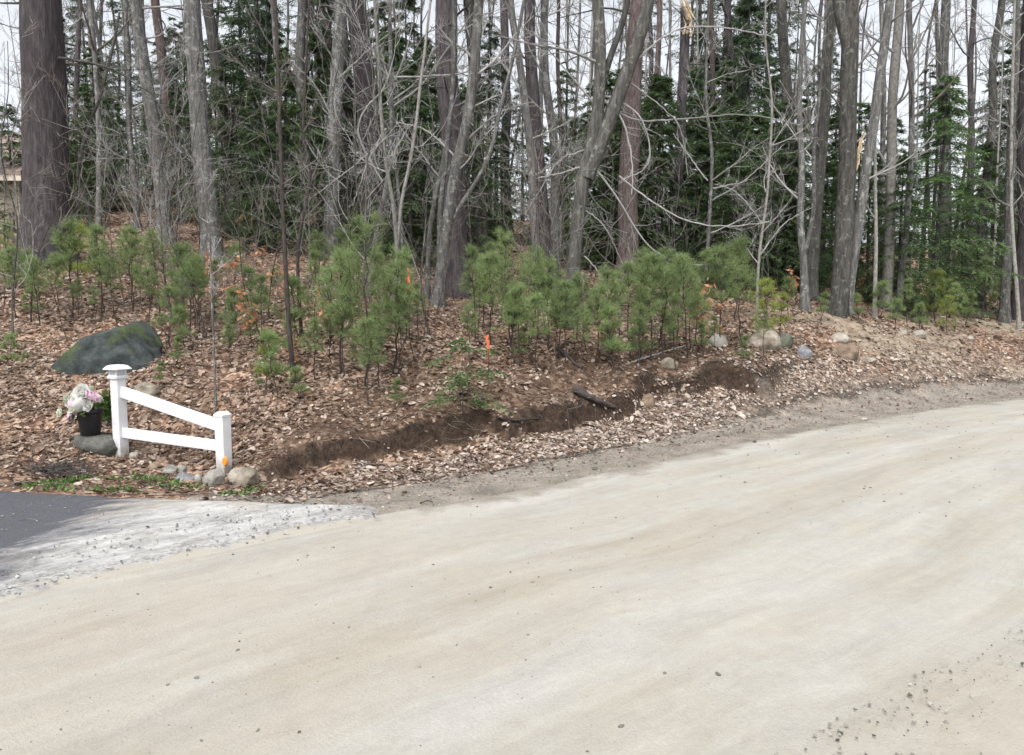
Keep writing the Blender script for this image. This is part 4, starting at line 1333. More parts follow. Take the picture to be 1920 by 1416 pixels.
for i, (k, px, Y, sc) in enumerate([(0, 470, 24, 1.15), (2, 520, 30, .8), (1, 600, 22, .9), (1, 735, 22, .95), (0, 770, 26, 1.0), (2, 820, 34, .7), (0, 690, 30, .8), (1, 1110, 20, .75), (1, 1230, 21, .8), (3, 1150, 19, .9),
                                    (0, 1310, 27, 1.0), (2, 1345, 26, 1.1), (2, 1420, 28, 1.15), (0, 1390, 23, 1.0), (1, 1480, 24, .9), (0, 1530, 28, 1.0), (3, 1560, 20, .9), (1, 1660, 22, .8), (2, 1720, 30, .75), (0, 1850, 27, 1.0), (1, 1830, 20, .7), (2, 1900, 32, 1.1),
                                    (1, 200, 25, .8), (0, 130, 30, .9), (3, 40, 20, .8), (2, 260, 38, 1.0), (0, 330, 36, .9), (1, 900, 30, .9), (3, 1010, 24, .9), (0, 980, 40, .9), (3, 560, 20, .8), (3, 640, 21, .9), (3, 500, 19, .7), (3, 930, 22, .8), (1, 450, 21, .8), (1, 530, 25, 1.0), (1, 670, 24, 1.0), (0, 720, 24, .9), (1, 800, 22, .9), (3, 780, 20, 1.0), (3, 700, 20, .9), (1, 860, 24, .8), (1, 1060, 24, .9), (1, 1160, 23, .9), (3, 1210, 19, 1.0), (3, 1080, 20, .9), (1, 1290, 22, .9), (1, 1350, 21, .9), (3, 1320, 18.5, 1.0), (1, 1440, 21, .9), (3, 1410, 19, 1.0), (3, 1470, 18.5, .9), (1, 1550, 23, .8), (3, 1620, 19, .9), (3, 1540, 18, .8), (1, 1600, 24, .9), (1, 380, 26, .8), (3, 300, 24, .8), (3, 160, 20, .7), (3, 230, 22, .8), (3, 90, 21, .8), (1, 420, 28, .9), (1, 455, 19.5, .8), (1, 545, 19, .75), (1, 650, 19.5, .8), (1, 745, 18.5, .85), (1, 800, 19, .8), (0, 500, 22, .9), (0, 610, 23, .9), (0, 920, 24, .8), (1, 350, 21, .6), (1, 180, 22, .6), (1, 490, 17.5, .6), (1, 590, 17, .6), (3, 770, 17, 1.1), (3, 880, 18, 1.0), (3, 1130, 17.5, 1.1), (3, 1230, 17.5, 1.1), (3, 1370, 17, 1.0), (1, 1300, 18, .7), (1, 1450, 18, .7), (3, 1680, 17.5, .9)]):
    hem(k, px, Y, sc, ('dark hemlock', 'green hemlock', 'tall dark hemlock', 'low green hemlock')[k], G_H)
r2 = np.random.default_rng(88)
for i in range(34):
    Y = r2.uniform(36, 70); px = r2.uniform(-50, 1970)
    if (395 < px < 490 and Y < 60) or 925 < px < 1110:
        continue
    hem(int(r2.integers(0, 3)), px, Y, r2.uniform(.8, 1.2), 'dim far evergreen', 'evergreens at the back of the wood')
for i in range(12):
    Y = r2.uniform(28, 62); px = r2.uniform(-50, 1970)
    if 395 < px < 490 or 925 < px < 1110 or 1590 < px < 1660:
        continue
    hem(4 + i % 2, px, Y, r2.uniform(.8, 1.15), 'tall thin-boughed spruce', 'tall spruces against the sky')
# the large fresh hemlock on the right and smaller bright ones
BIG = conifer(321, 5.4, 95, 1.75, 'bright_hemlock', 'pine_bark', .03, .38, .085, .026, 15, 9, .7)
p = ground(1765, 590)
thing('hemlock_tree', 'large fresh green hemlock with drooping sprays at the right', 'tree', None, (p[0], p[1] + .3, g1(p[0], p[1] + .3)), .4, 1.02, BIG)
p = ground(1835, 590)
thing('hemlock_tree', 'smaller green hemlock tucked against the right side of the large one', 'tree', None, (p[0] + .2, p[1] + 1.2, g1(p[0], p[1] + 1.2)), 2.4, .62, BIG)
LOW = conifer(322, .85, 20, .62, 'bright_hemlock', 'dark_stem', .2, .35, .05, .018, 10, 7, .35, .008, gap=.15)
p = ground(868, 782)
thing('hemlock_seedling', 'small drooping hemlock seedling on the lip of the bank', 'sapling', None, p, .6, 1.0, LOW)
p = ground(1240, 500)
thing('hemlock_tree', 'low bright green hemlock behind the pine saplings at centre right', 'tree', None, (p[0], p[1], g1(p[0], p[1])), 1.1, .5, BIG)
p = ground(1120, 530)
thing('hemlock_tree', 'low bright green hemlock between the forked tree and the reddish pine', 'tree', None, (p[0], p[1] + 2, g1(p[0], p[1] + 2)), 3.1, .55, BIG)
print('conifers done')

# ------------------------------------------------------------------ white pine saplings: soft long needles
def pine_sapling(seed, h, spread, nw, mat, needles=16, nl=.085, bare=.35):
    rg = np.random.default_rng(seed)
    n = 10
    z = np.linspace(-.05, h, n)
    path = np.stack([.05 * h * np.cumsum(rg.normal(size=n)) * .3, .05 * h * np.cumsum(rg.normal(size=n)) * .3, z], -1)
    path -= path[0] * np.array([1, 1, 0])
    sg = Geo()
    V, Q = tubes(path[None], (.005 + .006 * h) * np.linspace(1, .3, n)[None], 6)
    sg.add(V, Q=Q)
    S, D, L = [], [], []
    for k in range(nw):
        u = bare + (1 - bare) * (k / max(1, nw - 1)) ** .9 * .97
        nb = int(rg.integers(4, 7))
        for j in range(nb):
            az = 6.283 * j / nb + rg.uniform(-.4, .4) + k
            el = .25 + .75 * u * rg.uniform(.6, 1.2)
            S.append([np.interp(u * h, z, path[:, i]) for i in range(3)])
            D.append([math.cos(az) * math.cos(el), math.sin(az) * math.cos(el), math.sin(el)])
            L.append(spread * (1.08 - .75 * u) * rg.uniform(.55, 1.15) * (1 if u > bare + .1 else .75))
    S, D, L = np.array(S), np.array(D), np.array(L)
    P = grow(S, D, L, 6, .14, .10, rg)
    S2, D2, t2 = children(P, 3, .35, .85, .8, rg)
    L2 = np.repeat(L, 3) * .45 * rg.uniform(.6, 1.1, len(t2))
    P2 = grow(S2, D2, L2, 6, .1, .06, rg)
    V, Q = tubes(np.concatenate([P, P2]), np.full((len(P) + len(P2), 6), .0035) * np.linspace(1, .5, 6), 3)
    bgeo = Geo().add(V, Q=Q)
    PP = np.concatenate([P, P2, path[None, -6:]])
    B = len(PP)
    m = int(needles * 2.1)
    t = rg.uniform(.2, 1.0, (B, m)) ** .55
    f = t * 5
    i = np.minimum(f.astype(int), 4)
    fr = (f - i)[..., None]
    b = np.arange(B)[:, None]
    A = PP[b, i] * (1 - fr) + PP[b, i + 1] * fr
    T = nrm(PP[b, i + 1] - PP[b, i])
    rv = rg.normal(size=A.shape)
    sd_ = nrm(rv - (rv * T).sum(-1, keepdims=True) * T)
    a = rg.uniform(.35, 1.15, (B, m, 1))
    Dn = nrm(np.cos(a) * T + np.sin(a) * sd_ + np.array([0, 0, .12]))
    ln = nl * rg.uniform(.7, 1.25, (B, m))
    U = nrm(np.cross(Dn, rg.normal(size=Dn.shape)))
    w = .0021
    tip = A + Dn * ln[..., None] - np.array([0, 0, 1.0]) * (ln ** 2 * 1.2)[..., None]
    Vn = np.stack([A + U * w, A - U * w, tip], 2).reshape(-1, 3)
    Tn = np.arange(len(Vn)).reshape(-1, 3)
    ng = Geo().add(Vn, T=Tn)
    return [('stem', sg.mesh('stem', M['dark_stem'])), ('branches', bgeo.mesh('branches', M['dark_stem'])), ('needles', ng.mesh('needles', M[mat], False))]
WP = [pine_sapling(401, 1.0, .46, 5, 'pine_needles', 12, .11, .48), pine_sapling(402, 1.2, .54, 5, 'pine_needles', 12, .11, .52), pine_sapling(403, .9, .42, 4, 'pine_needles', 12, .11, .55), pine_sapling(404, 1.1, .46, 4, 'pine_needles', 12, .11, .58),
      pine_sapling(405, .6, .32, 3, 'pine_needles', 16, .10, .35)]
WY = [pine_sapling(411, .8, .42, 4, 'yellow_needles', 16, .10, .2), pine_sapling(412, .7, .36, 3, 'yellow_needles', 15, .10, .35)]
WBIG = pine_sapling(420, 1.85, .85, 7, 'pine_needles', 15, .12, .25)
SPL = [  # px, base row, top row, label or None
    (30, 600, 480), (75, 612, 500), (140, 600, 440), (190, 602, 450), (250, 590, 450), (300, 592, 455), (345, 602, 480), (375, 612, 500), (110, 590, 490), (220, 610, 500), (320, 650, 560), (20, 705, 640), (60, 570, 480), (5, 590, 490), (280, 625, 520), (330, 690, 640), (300, 730, 690), (345, 660, 590), (505, 720, 670), (560, 760, 700), (740, 770, 720), (1390, 690, 640), (430, 640, 560),
    (495, 665, 540), (520, 745, 640), (440, 565, 470), (600, 565, 455), (590, 602, 490), (640, 705, 500), (735, 705, 500), (655, 605, 455), (715, 645, 500), (690, 765, 620), (765, 610, 510), (745, 695, 560), (560, 640, 540), (620, 650, 520), (480, 610, 520), (540, 690, 600),
    (890, 642, 490), (920, 652, 495), (990, 652, 490), (1030, 662, 515), (940, 605, 480), (1060, 682, 545), (1100, 662, 535), (1140, 662, 525), (1180, 672, 520), (1220, 682, 505), (1290, 672, 505), (1200, 622, 490), (1320, 642, 495), (1350, 652, 485), (1392, 652, 505), (1380, 602, 470),
    (905, 620, 500), (1010, 632, 510), (1080, 640, 530), (1120, 690, 560), (1160, 640, 530), (1270, 640, 500), (1310, 690, 560), (1240, 650, 520), (975, 690, 560), (1005, 700, 570), (1090, 705, 590), (1200, 700, 590), (1265, 700, 580), (1150, 705, 600),
    (1540, 606, 560), (1650, 602, 540), (1700, 606, 535), (1790, 622, 545), (1812, 612, 560), (1722, 626, 580), (1840, 600, 500), (1870, 600, 530), (1680, 618, 570), (1610, 606, 560)]
for i, (px, b_, t_) in enumerate(SPL):
    p = ground(px, b_)
    hgt = (b_ - t_) * p[1] / F
    pr = WP[4] if hgt < .75 else WP[i % 4]
    base_h = {0: 1.0, 1: 1.2, 2: .9, 3: 1.1}[i % 4] if pr is not WP[4] else .6
    MANY.append((thing('pine_sapling', '', 'sapling', 'young white pines along the top of the bank', p, rng.uniform(0, 6.28), hgt / base_h, pr), px, 'young white pine' if b_ > 640 else 'rear young white pine'))
rx = np.random.default_rng(505)
for k in range(58):
    px, b_ = (rx.uniform(0, 430), rx.uniform(545, 650)) if k < 32 else (rx.uniform(330, 800), rx.uniform(560, 740))
    if (70 < px < 330 and b_ > 605) or (770 < px < 860 and b_ < 600):
        continue
    p = ground(px, b_)
    MANY.append((thing('pine_sapling', '', 'sapling', 'young white pines along the top of the bank', p, rx.uniform(0, 6.28), rx.uniform(.35, .9), WP[k % 5]), px, 'small wispy white pine'))
k = 0
while k < 30:
    px, b_ = rx.uniform(860, 1480), rx.uniform(590, 690)
    p = ground(px, b_)
    MANY.append((thing('pine_sapling', '', 'sapling', 'young white pines along the top of the bank', p, rx.uniform(0, 6.28), rx.uniform(.45, .95), WP[2 + k % 3]), px, 'small thin-stemmed white pine'))
    k += 1
for px, b_, s_, kk, lab in [(682, 725, 1.0, None, 'largest bushy white pine sapling, left of the orange ribbon on the stake'), (960, 665, .8, None, 'full round white pine sapling right of the hanging orange ribbon'), (1245, 682, .78, None, 'dense bright green white pine sapling in front of the broken trunk'),
                            (1432, 642, 1.15, 0, 'yellow-green bushy pine beside the tan boulder'), (1462, 636, .9, 1, 'small yellowish pine touching the yellow-green bushy pine'), (1752, 604, 1.25, 0, 'yellow-green pine sapling in front of the large hemlock'), (1775, 628, .9, 0, 'low spreading green pine at the foot of the large hemlock'),
                            (500, 742, .9, 1, 'yellowish small pine right of the fence, under the orange leaves'), (150, 560, 1.4, 1, 'yellow-green pine sapling in front of the thickest left pine')]:
    p = ground(px, b_)
    pr, sc = (WBIG, s_ * .98) if kk is None else (WY[kk], s_)
    thing('pine_sapling', lab, 'sapling', None, p, rx.uniform(0, 6.28), sc, pr)
print('saplings done')

# ------------------------------------------------------------------ saplings that keep their orange dead leaves
def orange_sapling(seed, h, nleaf):
    rg = np.random.default_rng(seed)
    z = np.linspace(-.05, h, 8)
    path = np.stack([.03 * np.cumsum(rg.normal(size=8)), .03 * np.cumsum(rg.normal(size=8)), z], -1)
    path -= path[0] * np.array([1, 1, 0])
    g = Geo()
    V, Q = tubes(path[None], .006 * np.linspace(1, .4, 8)[None], 5)
    g.add(V, Q=Q)
    S, D, t = children(path[None], 7, .35, .98, .8, rg)
    P = grow(S, D, .3 * h * rg.uniform(.4, 1, 7), 6, .1, .02, rg)
    V, Q = tubes(P, np.full((7, 6), .003), 3)
    g.add(V, Q=Q)
    b = rg.integers(0, 7, nleaf)
    i = rg.integers(2, 6, nleaf)
    A = P[b, i] + .03 * rg.normal(size=(nleaf, 3))
    Dn = nrm(rg.normal(size=(nleaf, 3)) * np.array([1, 1, .5]) + np.array([0, 0, -.7]))
    U = nrm(np.cross(Dn, rg.normal(size=(nleaf, 3))))
    V, Q = leaf_quads(A, Dn, U,   .10 * rg.uniform(.7, 1.3, nleaf), .065 * rg.uniform(.7, 1.3, nleaf))
    return [('stem', g.mesh('stem', M['brown_twig'])), ('leaves', Geo().add(V, Q=Q).mesh('leaves', M['orange_leaf'], False))]
OR = [orange_sapling(601, 1.0, 44), orange_sapling(602, .8, 56), orange_sapling(603, 1.3, 38)]
for px, b_, k, s_, lab in [(455, 660, 1, .95, 'small sapling with clinging orange leaves left of the tall dark stem'), (425, 590, 0, .9, 'orange-leaved sapling behind the pale pole by the fence'), (470, 560, 0, .9, 'faded orange-leaved sapling higher on the slope behind the fence'), (515, 610, 2, .8, 'thin sapling with orange leaves beside the tall dark stem'),
                           (600, 640, 1, .8, 'orange-leaved sapling left of the largest bushy pine'), (1320, 660, 1, 1.1, 'rusty orange-leaved sapling above the eroded bank'), (1350, 650, 0, .7, 'low orange-leaved sapling left of the tan boulder'), (965, 640, 1, .6, 'small orange leaf clump inside the round pine sapling'),
                           (555, 700, 1, .5, 'tiny orange-leaved seedling at the foot of the tall dark stem'), (395, 560, 1, .8, 'orange-leaved seedling behind the mossy boulder'), (1480, 570, 1, .8, 'pale orange-leaved sapling by the low grey double stem'), (1620, 560, 1, .7, 'buff-leaved sapling right of the leaning wounded trunk'), (575, 480, 0, .9, 'orange-leaved sapling far back left of the twin pines'), (455, 470, 2, .7, 'small orange-leaved sapling on the upper left slope')]:
    thing('beech_sapling', lab, 'sapling', 'saplings that keep their dead orange leaves', ground(px, b_), rx.uniform(0, 6), s_, OR[k])

# ------------------------------------------------------------------ corner fence
def box_geo(g, c, s, ax_=None, bev=.004):
    """bevelled box: centre, size, optional axes (3 rows)"""
    bm = bmesh.new()
    bmesh.ops.create_cube(bm, size=1)
    for v in bm.verts:
        v.co = (v.co.x * s[0], v.co.y * s[1], v.co.z * s[2])
    if bev:
        bmesh.ops.bevel(bm, geom=bm.edges[:], offset=min(bev, min(s) * .3), segments=2, affect='EDGES', profile=.5)
    V = np.array([v.co[:] for v in bm.verts])
    A = np.eye(3) if ax_ is None else np.asarray(ax_)
    V = V @ A + np.asarray(c)
    bm.verts.index_update()
    for f in bm.faces:
        ids = [v.index for v in f.verts]
    T, Q = [], []
    for f in bm.faces:
        ids = [v.index for v in f.verts]
        if len(ids) == 4:
            Q.append(ids)
        else:
            for q in range(1, len(ids) - 1):
                T.append([ids[0], ids[q], ids[q + 1]])
    bm.free()
    g.add(V, T=T, Q=Q)
    return g
def prism(g, rings):
    """stack of square rings (half width, z)"""
    V = []
    for hw, z in rings:
        V += [(-hw, -hw, z), (hw, -hw, z), (hw, hw, z), (-hw, hw, z)]
    Q = []
    for i in range(len(rings) - 1):
        for k in range(4):
            Q.append([i * 4 + k, i * 4 + (k + 1) % 4, i * 4 + 4 + (k + 1) % 4, i * 4 + 4 + k])
    n = len(rings) - 1
    Q.append([n * 4, n * 4 + 1, n * 4 + 2, n * 4 + 3])
    Q.append([3, 2, 1, 0])
    g.add(V, Q=Q)
    return g
pA = ground(228, 857)
pB = ground(421, 888)
dv = pB[:2] - pA[:2]
Lf = np.linalg.norm(dv)
yaw = math.atan2(dv[1], dv[0])
scA, scB = pA[1] / F, pB[1] / F
HA, HB = 175 * scA, 118 * scB
PW = .108
fence = thing('corner_fence', 'white vinyl corner fence with one sloping and one level rail by the driveway', 'fence', None, (pA[0], pA[1], pA[2]), yaw, 1, ())
dz = pB[2] - pA[2]
g = box_geo(Geo(), (0, 0, HA * .43 - .1), (PW, PW, HA * .86 + .2), None, .006)
post = link('post', g.mesh('post', M['vinyl'], False), fence)
post['label'] = 'tall post with a lantern cap'
hw = PW / 2
zt = HA * .86
g = prism(Geo(), [(hw + .012, zt - .03), (hw + .018, zt - .022), (hw + .018, zt - .004), (hw + .010, zt + .004), (hw + .006, zt + .01)])
link('cap_base', g.mesh('cap_base', M['vinyl'], False), post)
g = prism(Geo(), [(hw - .004, zt + .011), (hw - .004, zt + .066)])
link('lantern_lens', g.mesh('lantern_lens', M['lens'], False), post)
for sx in (1, -1):
    for sy in (1, -1):
        g = box_geo(Geo(), (sx * (hw - .002), sy * (hw - .002), zt + .038), (.016, .016, .056), None, .002)
        link('lantern_corner', g.mesh('lantern_corner', M['vinyl'], False), post)
g = prism(Geo(), [(hw + .042, zt + .067), (hw + .044, zt + .074), (hw + .016, zt + .108), (hw - .012, zt + .117)])
link('lantern_roof', g.mesh('lantern_roof', M['vinyl'], False), post)
g = box_geo(Geo(), (Lf, 0, dz + HB * .47 - .1), (PW, PW, HB * .94 + .2), None, .006)
post2 = link('post', g.mesh('post', M['vinyl'], False), fence)
post2['label'] = 'short post with a flat cap'
g = Geo()
prism(g, [(hw + .004, HB * .94 - .012), (hw + .006, HB * .94 + .008), (hw - .02, HB)])
V = np.concatenate(g.V) + np.array([Lf, 0, dz])
link('post_cap', Geo().add(V, Q=np.concatenate(g.Q)).mesh('post_cap', M['vinyl'], False), post2)
def rail(zl, zr, hgt):
    a = np.array([hw - .008, 0, zl]); b = np.array([Lf - hw + .008, 0, zr])
    d = b - a
    L_ = np.linalg.norm(d)
    d /= L_
    up_ = np.array([-d[2], 0, d[0]])
    g = box_geo(Geo(), (a + b) / 2, (L_, .042, hgt), [d, (0, 1, 0), up_], .006)
    link('rail', g.mesh('rail', M['vinyl'], False), fence)
tA = lambda row: (857 - row) * scA
tB = lambda row: (888 - row) * scB + dz
rail((tA(724) + tA(748)) / 2, (tB(785) + tB(810)) / 2, .116)
rail((tA(804) + tA(824)) / 2, (tB(825) + tB(848)) / 2, .106)
# orange oval reflector low on the short post
a = np.linspace(0, 2 * math.pi, 20, endpoint=False)
V = [(math.cos(t) * .030, .004, math.sin(t) * .045) for t in a] + [(math.cos(t) * .024, -.014, math.sin(t) * .038) for t in a] + [(0, -.016, 0)]
Q = [[k, (k + 1) % 20, 20 + (k + 1) % 20, 20 + k] for k in range(20)]
T = [[20 + k, 20 + (k + 1) % 20, 40] for k in range(20)]
V = np.array(V) + np.array([Lf + hw + .012, -hw + .005, dz + .13])
link('reflector', Geo().add(V, T=T, Q=Q).mesh('reflector', M['orange'], False), post2)['label'] = 'orange oval reflector'

# ------------------------------------------------------------------ stone slab and flower pot
p = ground(168, 852)
sc = p[1] / F
sl = stone_mesh('stone_slab', (54 * sc, 36 * sc, 30 * sc), 901, M['stone_dark'], .10, 12)
V = np.array([v.co[:] for v in sl.vertices])
ztop = 17 * sc
V[:, 2] = np.where(V[:, 2] > ztop, ztop + (V[:, 2] - ztop) * .06, V[:, 2])
sl.vertices.foreach_set('co', V.astype(np.float32).ravel())
sl.update()
slab_p = np.array([p[0], p[1] + 30 * sc, p[2] + 11 * sc])
o = link('stone_slab', sl, None, slab_p)
tag(o, 'dark flat mossy stone slab under the black flower pot', 'stone')
pot_p = np.array([at(170, 818, slab_p[1])[0], slab_p[1], slab_p[2] + ztop - .004])
scp = pot_p[1] / F
PH, PR1, PR0 = 52 * scp, 23 * scp, 17 * scp
def lathe(prof, seg=28):
    a = np.arange(seg) * 2 * math.pi / seg
    V = np.array([[(r * math.cos(t), r * math.sin(t), z) for t in a] for r, z in prof]).reshape(-1, 3)
    idx = np.arange(len(prof) * seg).reshape(len(prof), seg)
    nx_ = np.roll(idx, -1, 1)
    Q = np.stack([idx[:-1], nx_[:-1], nx_[1:], idx[1:]], -1).reshape(-1, 4)
    return Geo().add(V, Q=Q)
pot = thing('flower_pot', 'black plastic pot of pink and white flowers on the stone slab', 'flower pot', None, pot_p, 0, 1, ())
link('pot', lathe([(.001, 0), (PR0 * .96, 0), (PR0, .006), (PR1 * .94, PH * .82), (PR1 * .95, PH * .84), (PR1 * 1.04, PH * .85), (PR1 * 1.05, PH), (PR1 * .98, PH), (PR1 * .93, PH * .86), (.001, PH * .84)]).mesh('pot', M['pot']), pot)
link('soil', lathe([(.001, PH * .87), (PR1 * .9, PH * .87)]).mesh('soil', M['soil_m']), pot)
def flower(r, seed, mat):
    rg = np.random.default_rng(seed)
    g = Geo()
    for ring, (npet, el, ln, wd) in enumerate([(7, .25, 1.0, .75), (7, .65, .85, .7), (6, 1.0, .68, .6), (5, 1.3, .5, .45)]):
        for k in range(npet):
            az = 6.283 * k / npet + ring * .45 + rg.uniform(-.15, .15)
            e = el + rg.uniform(-.15, .15)
            d = np.array([math.cos(az) * math.cos(e), math.sin(az) * math.cos(e), math.sin(e)])
            s_ = np.array([-math.sin(az), math.cos(az), 0])
            n_ = np.cross(d, s_)
            n_ = n_ if n_[2] > 0 or ring == 3 else -n_
            u = np.array([0, .35, .7, 1.0]); wv = np.array([.15, .8, 1.0, .55]); cv = np.array([0, -.05, .02, .2])
            rows = []
            for q in range(4):
                for v in (-1, -.4, .4, 1):
                    rows.append(d * r * ln * u[q] * (1 - .06 * abs(v)) + s_ * r * wd * .62 * wv[q] * v + n_ * r * (cv[q] + .14 * v * v * wv[q]))
            rows = np.array(rows) + rg.normal(size=(16, 3)) * r * .03
            Q = [[a_ * 4 + b_, a_ * 4 + b_ + 1, a_ * 4 + b_ + 5, a_ * 4 + b_ + 4] for a_ in range(3) for b_ in range(3)]
            g.add(rows, Q=Q)
    return g.mesh('flower', M[mat], True)
def leafy(points, seed, mat, n, L):
    rg = np.random.default_rng(seed)
    pts = np.asarray(points)[rg.integers(0, len(points), n)] + .035 * rg.normal(size=(n, 3))
    D = nrm(rg.normal(size=(n, 3)) + np.array([0, -.3, .2]))
    U = nrm(np.cross(D, rg.normal(size=(n, 3))))
    V, Q = leaf_quads(pts, D, U, L * rg.uniform(.6, 1.3, n), L * .5 * rg.uniform(.6, 1.3, n))
    return Geo().add(V, Q=Q)
z0 = PH
fl = [(156, 737, 14, 'white_petal', -.02), (140, 747, 12, 'cream_petal', .02), (168, 748, 14, 'pink_petal', -.06), (131, 767, 14, 'pink_petal', -.05), (152, 763, 13, 'white_petal', -.10), (172, 735, 10, 'cream_petal', .08), (116, 774, 9, 'cream_petal', .0), (136, 756, 10, 'white_petal', .05), (125, 752, 9, 'cream_petal', .05), (126, 783, 10, 'pink_petal', .02), (182, 748, 9, 'white_petal', .07), (146, 752, 11, 'white_petal', -.03), (160, 752, 10, 'cream_petal', -.04), (142, 770, 11, 'cream_petal', -.04), (166, 762, 9, 'white_petal', -.06)]
for i, (px, py, r_, mt, dy) in enumerate(fl):
    w = at(px, py, pot_p[1] + dy - .08) - pot_p
    f_ = link('flower', flower(1.3 * r_ * scp, 700 + i, mt), pot, w)
    f_.rotation_euler = (R(62) + .3 * math.sin(i * 2.3), .4 * math.sin(i * 1.7), i * .9)
    f_['label'] = {'white_petal': 'white bloom', 'pink_petal': 'pale pink bloom', 'cream_petal': 'greenish cream bloom'}[mt]
    c = np.array([(0, 0, PH * .88), tuple(w * np.array([.5, .5, 1]) * .9 + np.array([0, 0, PH * .08])), tuple(w)])
    P_ = catmull(c, 5)
    V, Q = tubes(P_[None], np.full((1, len(P_)), .004), 5)
    link('flower_stem', Geo().add(V, Q=Q).mesh('flower_stem', M['green_leaf']), pot)
lp = [at(px, py, pot_p[1] + dy) - pot_p for px, py, dy in [(160, 775, 0), (175, 770, .02), (148, 778, -.05), (165, 768, -.05), (180, 764, .04), (140, 775, 0)]]
link('leaves', leafy(lp, 55, 'green_leaf', 70, .07).mesh('leaves', M['green_leaf'], False), pot)
# green leafy weed between the pot and the fence
wp_ = ground(203, 800)
wc = np.array([(0, 0, .1), (.03, 0, .16), (-.04, .02, .2), (.02, .03, .26), (-.06, 0, .12)])
o = link('leafy_weed', leafy(wc, 56, 'green_leaf', 80, .12).mesh('leafy_weed', M['green_leaf'], False), None, wp_)
tag(o, 'leafy green weed between the flower pot and the tall fence post', 'plant')

# ------------------------------------------------------------------ boulder and stones
bp = ground(136, 707)
scb = bp[1] / F
V, T = ICO4
V = V.copy()
for nvec, d in (((-.62, -.25, .74), .42), ((.30, -.80, .50), .58), ((.85, -.15, .45), .66), ((.05, -.1, 1), .52), ((-.35, -.9, .2), .62), ((.3, -.95, -.1), .66), ((.5, -.5, .7), .72)):
    nv = np.array(nvec) / np.linalg.norm(nvec)
    k_ = V @ nv
    V = V - np.maximum(k_ - d, 0)[:, None] * nv * .93
V = V * (1 + .10 * fbm(V * 1.6 + 4, 4, 12) + .05 * fbm(V * 6, 4, 15))[:, None]
V = V * np.array([150 * scb, 80 * scb, 112 * scb])
V[:, 2] += .33 * V[:, 0]          # the back climbs to the right
o = link('boulder', Geo().add(V, T=T).mesh('boulder', M['boulder'], True), None, (bp[0] - .02, bp[1] + .40, bp[2] + .05))
tag(o, 'large dark boulder with green moss and lichen behind the white fence', 'boulder')
for a_ in [(452, 908, 60, 32, 'stone_tan', 'largest rounded tan stone at the foot of the short fence post', 11), (400, 908, 44, 30, 'stone_grey', 'grey stone left of the short fence post base', 12), (346, 904, 38, 16, 'stone_blue', 'flat bluish stone in the row below the lower rail', 13),
           (318, 890, 30, 16, 'stone_grey', 'small grey-green stone in the row below the lower rail, behind the flat bluish one', 14), (340, 889, 24, 13, 'stone_grey', 'small mossy stone touching the flat bluish one', 15), (250, 862, 22, 12, 'stone_pale', 'small pale stone right of the tall fence post base', 16), (372, 903, 20, 14, 'stone_grey', 'little grey stone between the flat bluish stone and the grey one', 17), (290, 880, 26, 12, 'stone_brown', 'low brown stone half buried right of the tall fence post', 18)]:
    stone(*a_, group='stones set along the fence')
stone(272, 742, 46, 24, 'stone_tan', 'tan stone showing above the sloping fence rail', 19)
for a_ in [(1437, 652, 58, 38, 'stone_tan', 'round tan boulder on top of the bank beside the yellow-green pine', 21), (1470, 652, 36, 24, 'stone_dark', 'dark stone touching the round tan boulder', 22), (1347, 652, 40, 26, 'stone_grey', 'grey stone left of the round tan boulder', 23), (1509, 671, 28, 20, 'stone_blue', 'small blue-grey stone on the bank right of the tan boulder', 24),
           (1578, 640, 38, 16, 'stone_pale', 'flat cream stone in front of the big rough trunk', 25), (1694, 626, 18, 12, 'stone_pale', 'small white stone left of the pair near the large hemlock', 26), (1726, 634, 30, 14, 'stone_pale', 'larger pale stone of the pair near the large hemlock', 27), (1582, 668, 60, 30, 'stone_brown', 'half-buried brown stone in the bank below the cream one', 28),
           (1628, 680, 34, 14, 'stone_tan', 'low tan stone sunk in sandy soil right of the brown one', 29), (1255, 690, 36, 18, 'stone_tan', 'light stone sticking out of the eroded bank', 30), (1820, 640, 16, 9, 'stone_pale', 'tiny pale stone on the sandy verge at the right', 31), (1215, 765, 36, 22, 'stone_brown', 'mossy brown clod under the eroded bank', 32)]:
    stone(*a_)

# ------------------------------------------------------------------ sticks, ribbons, litter
def stick(pts, w0, w1, label, mat, group='sticks lying on the bank'):
    W = np.array([ground(px, py) + np.array([0, 0, lift]) for px, py, lift in pts])
    c = resample(catmull(W, 6) if len(W) > 2 else W, .05)
    base = c[0].copy()
    r = np.linspace(w0, w1, len(c)) * base[1] / F / 2
    rg = np.random.default_rng(len(label))
    V, Q = tubes((c - base + .004 * rg.normal(size=c.shape))[None], r[None] * (1 + .1 * rg.normal(size=(1, len(c)))), 9)
    g = Geo().add(V, Q=Q)
    s_ = np.arange(9)
    g.add(np.vstack([V[:9], V[:9].mean(0)]), T=np.stack([(s_ + 1) % 9, s_, np.full(9, 9)], -1))
    g.add(np.vstack([V[-9:], V[-9:].mean(0)]), T=np.stack([s_, (s_ + 1) % 9, np.full(9, 9)], -1))
    o = link('stick', g.mesh('stick', M[mat]), None, base)
    tag(o, label, 'stick', group)
stick([(1080, 745, .07), (1110, 760, .05), (1152, 783, .03)], 16, 6, 'dark stick with a thick cut end poking from the foot of the bank', 'dark_stem')
stick([(1045, 664, .05), (1075, 685, .04), (1092, 697, .02)], 9, 5, 'dark stick lying on the leaves at the top of the bank', 'dark_stem')
stick([(1190, 682, .03), (1225, 672, .04), (1285, 655, .05)], 4, 2, 'thin pale twig lying across the top of the bank', 'twig')
stick([(930, 808, .02), (965, 793, .03), (1010, 788, .02)], 5, 3, 'thin dark twig in the ditch leaves', 'dark_stem')
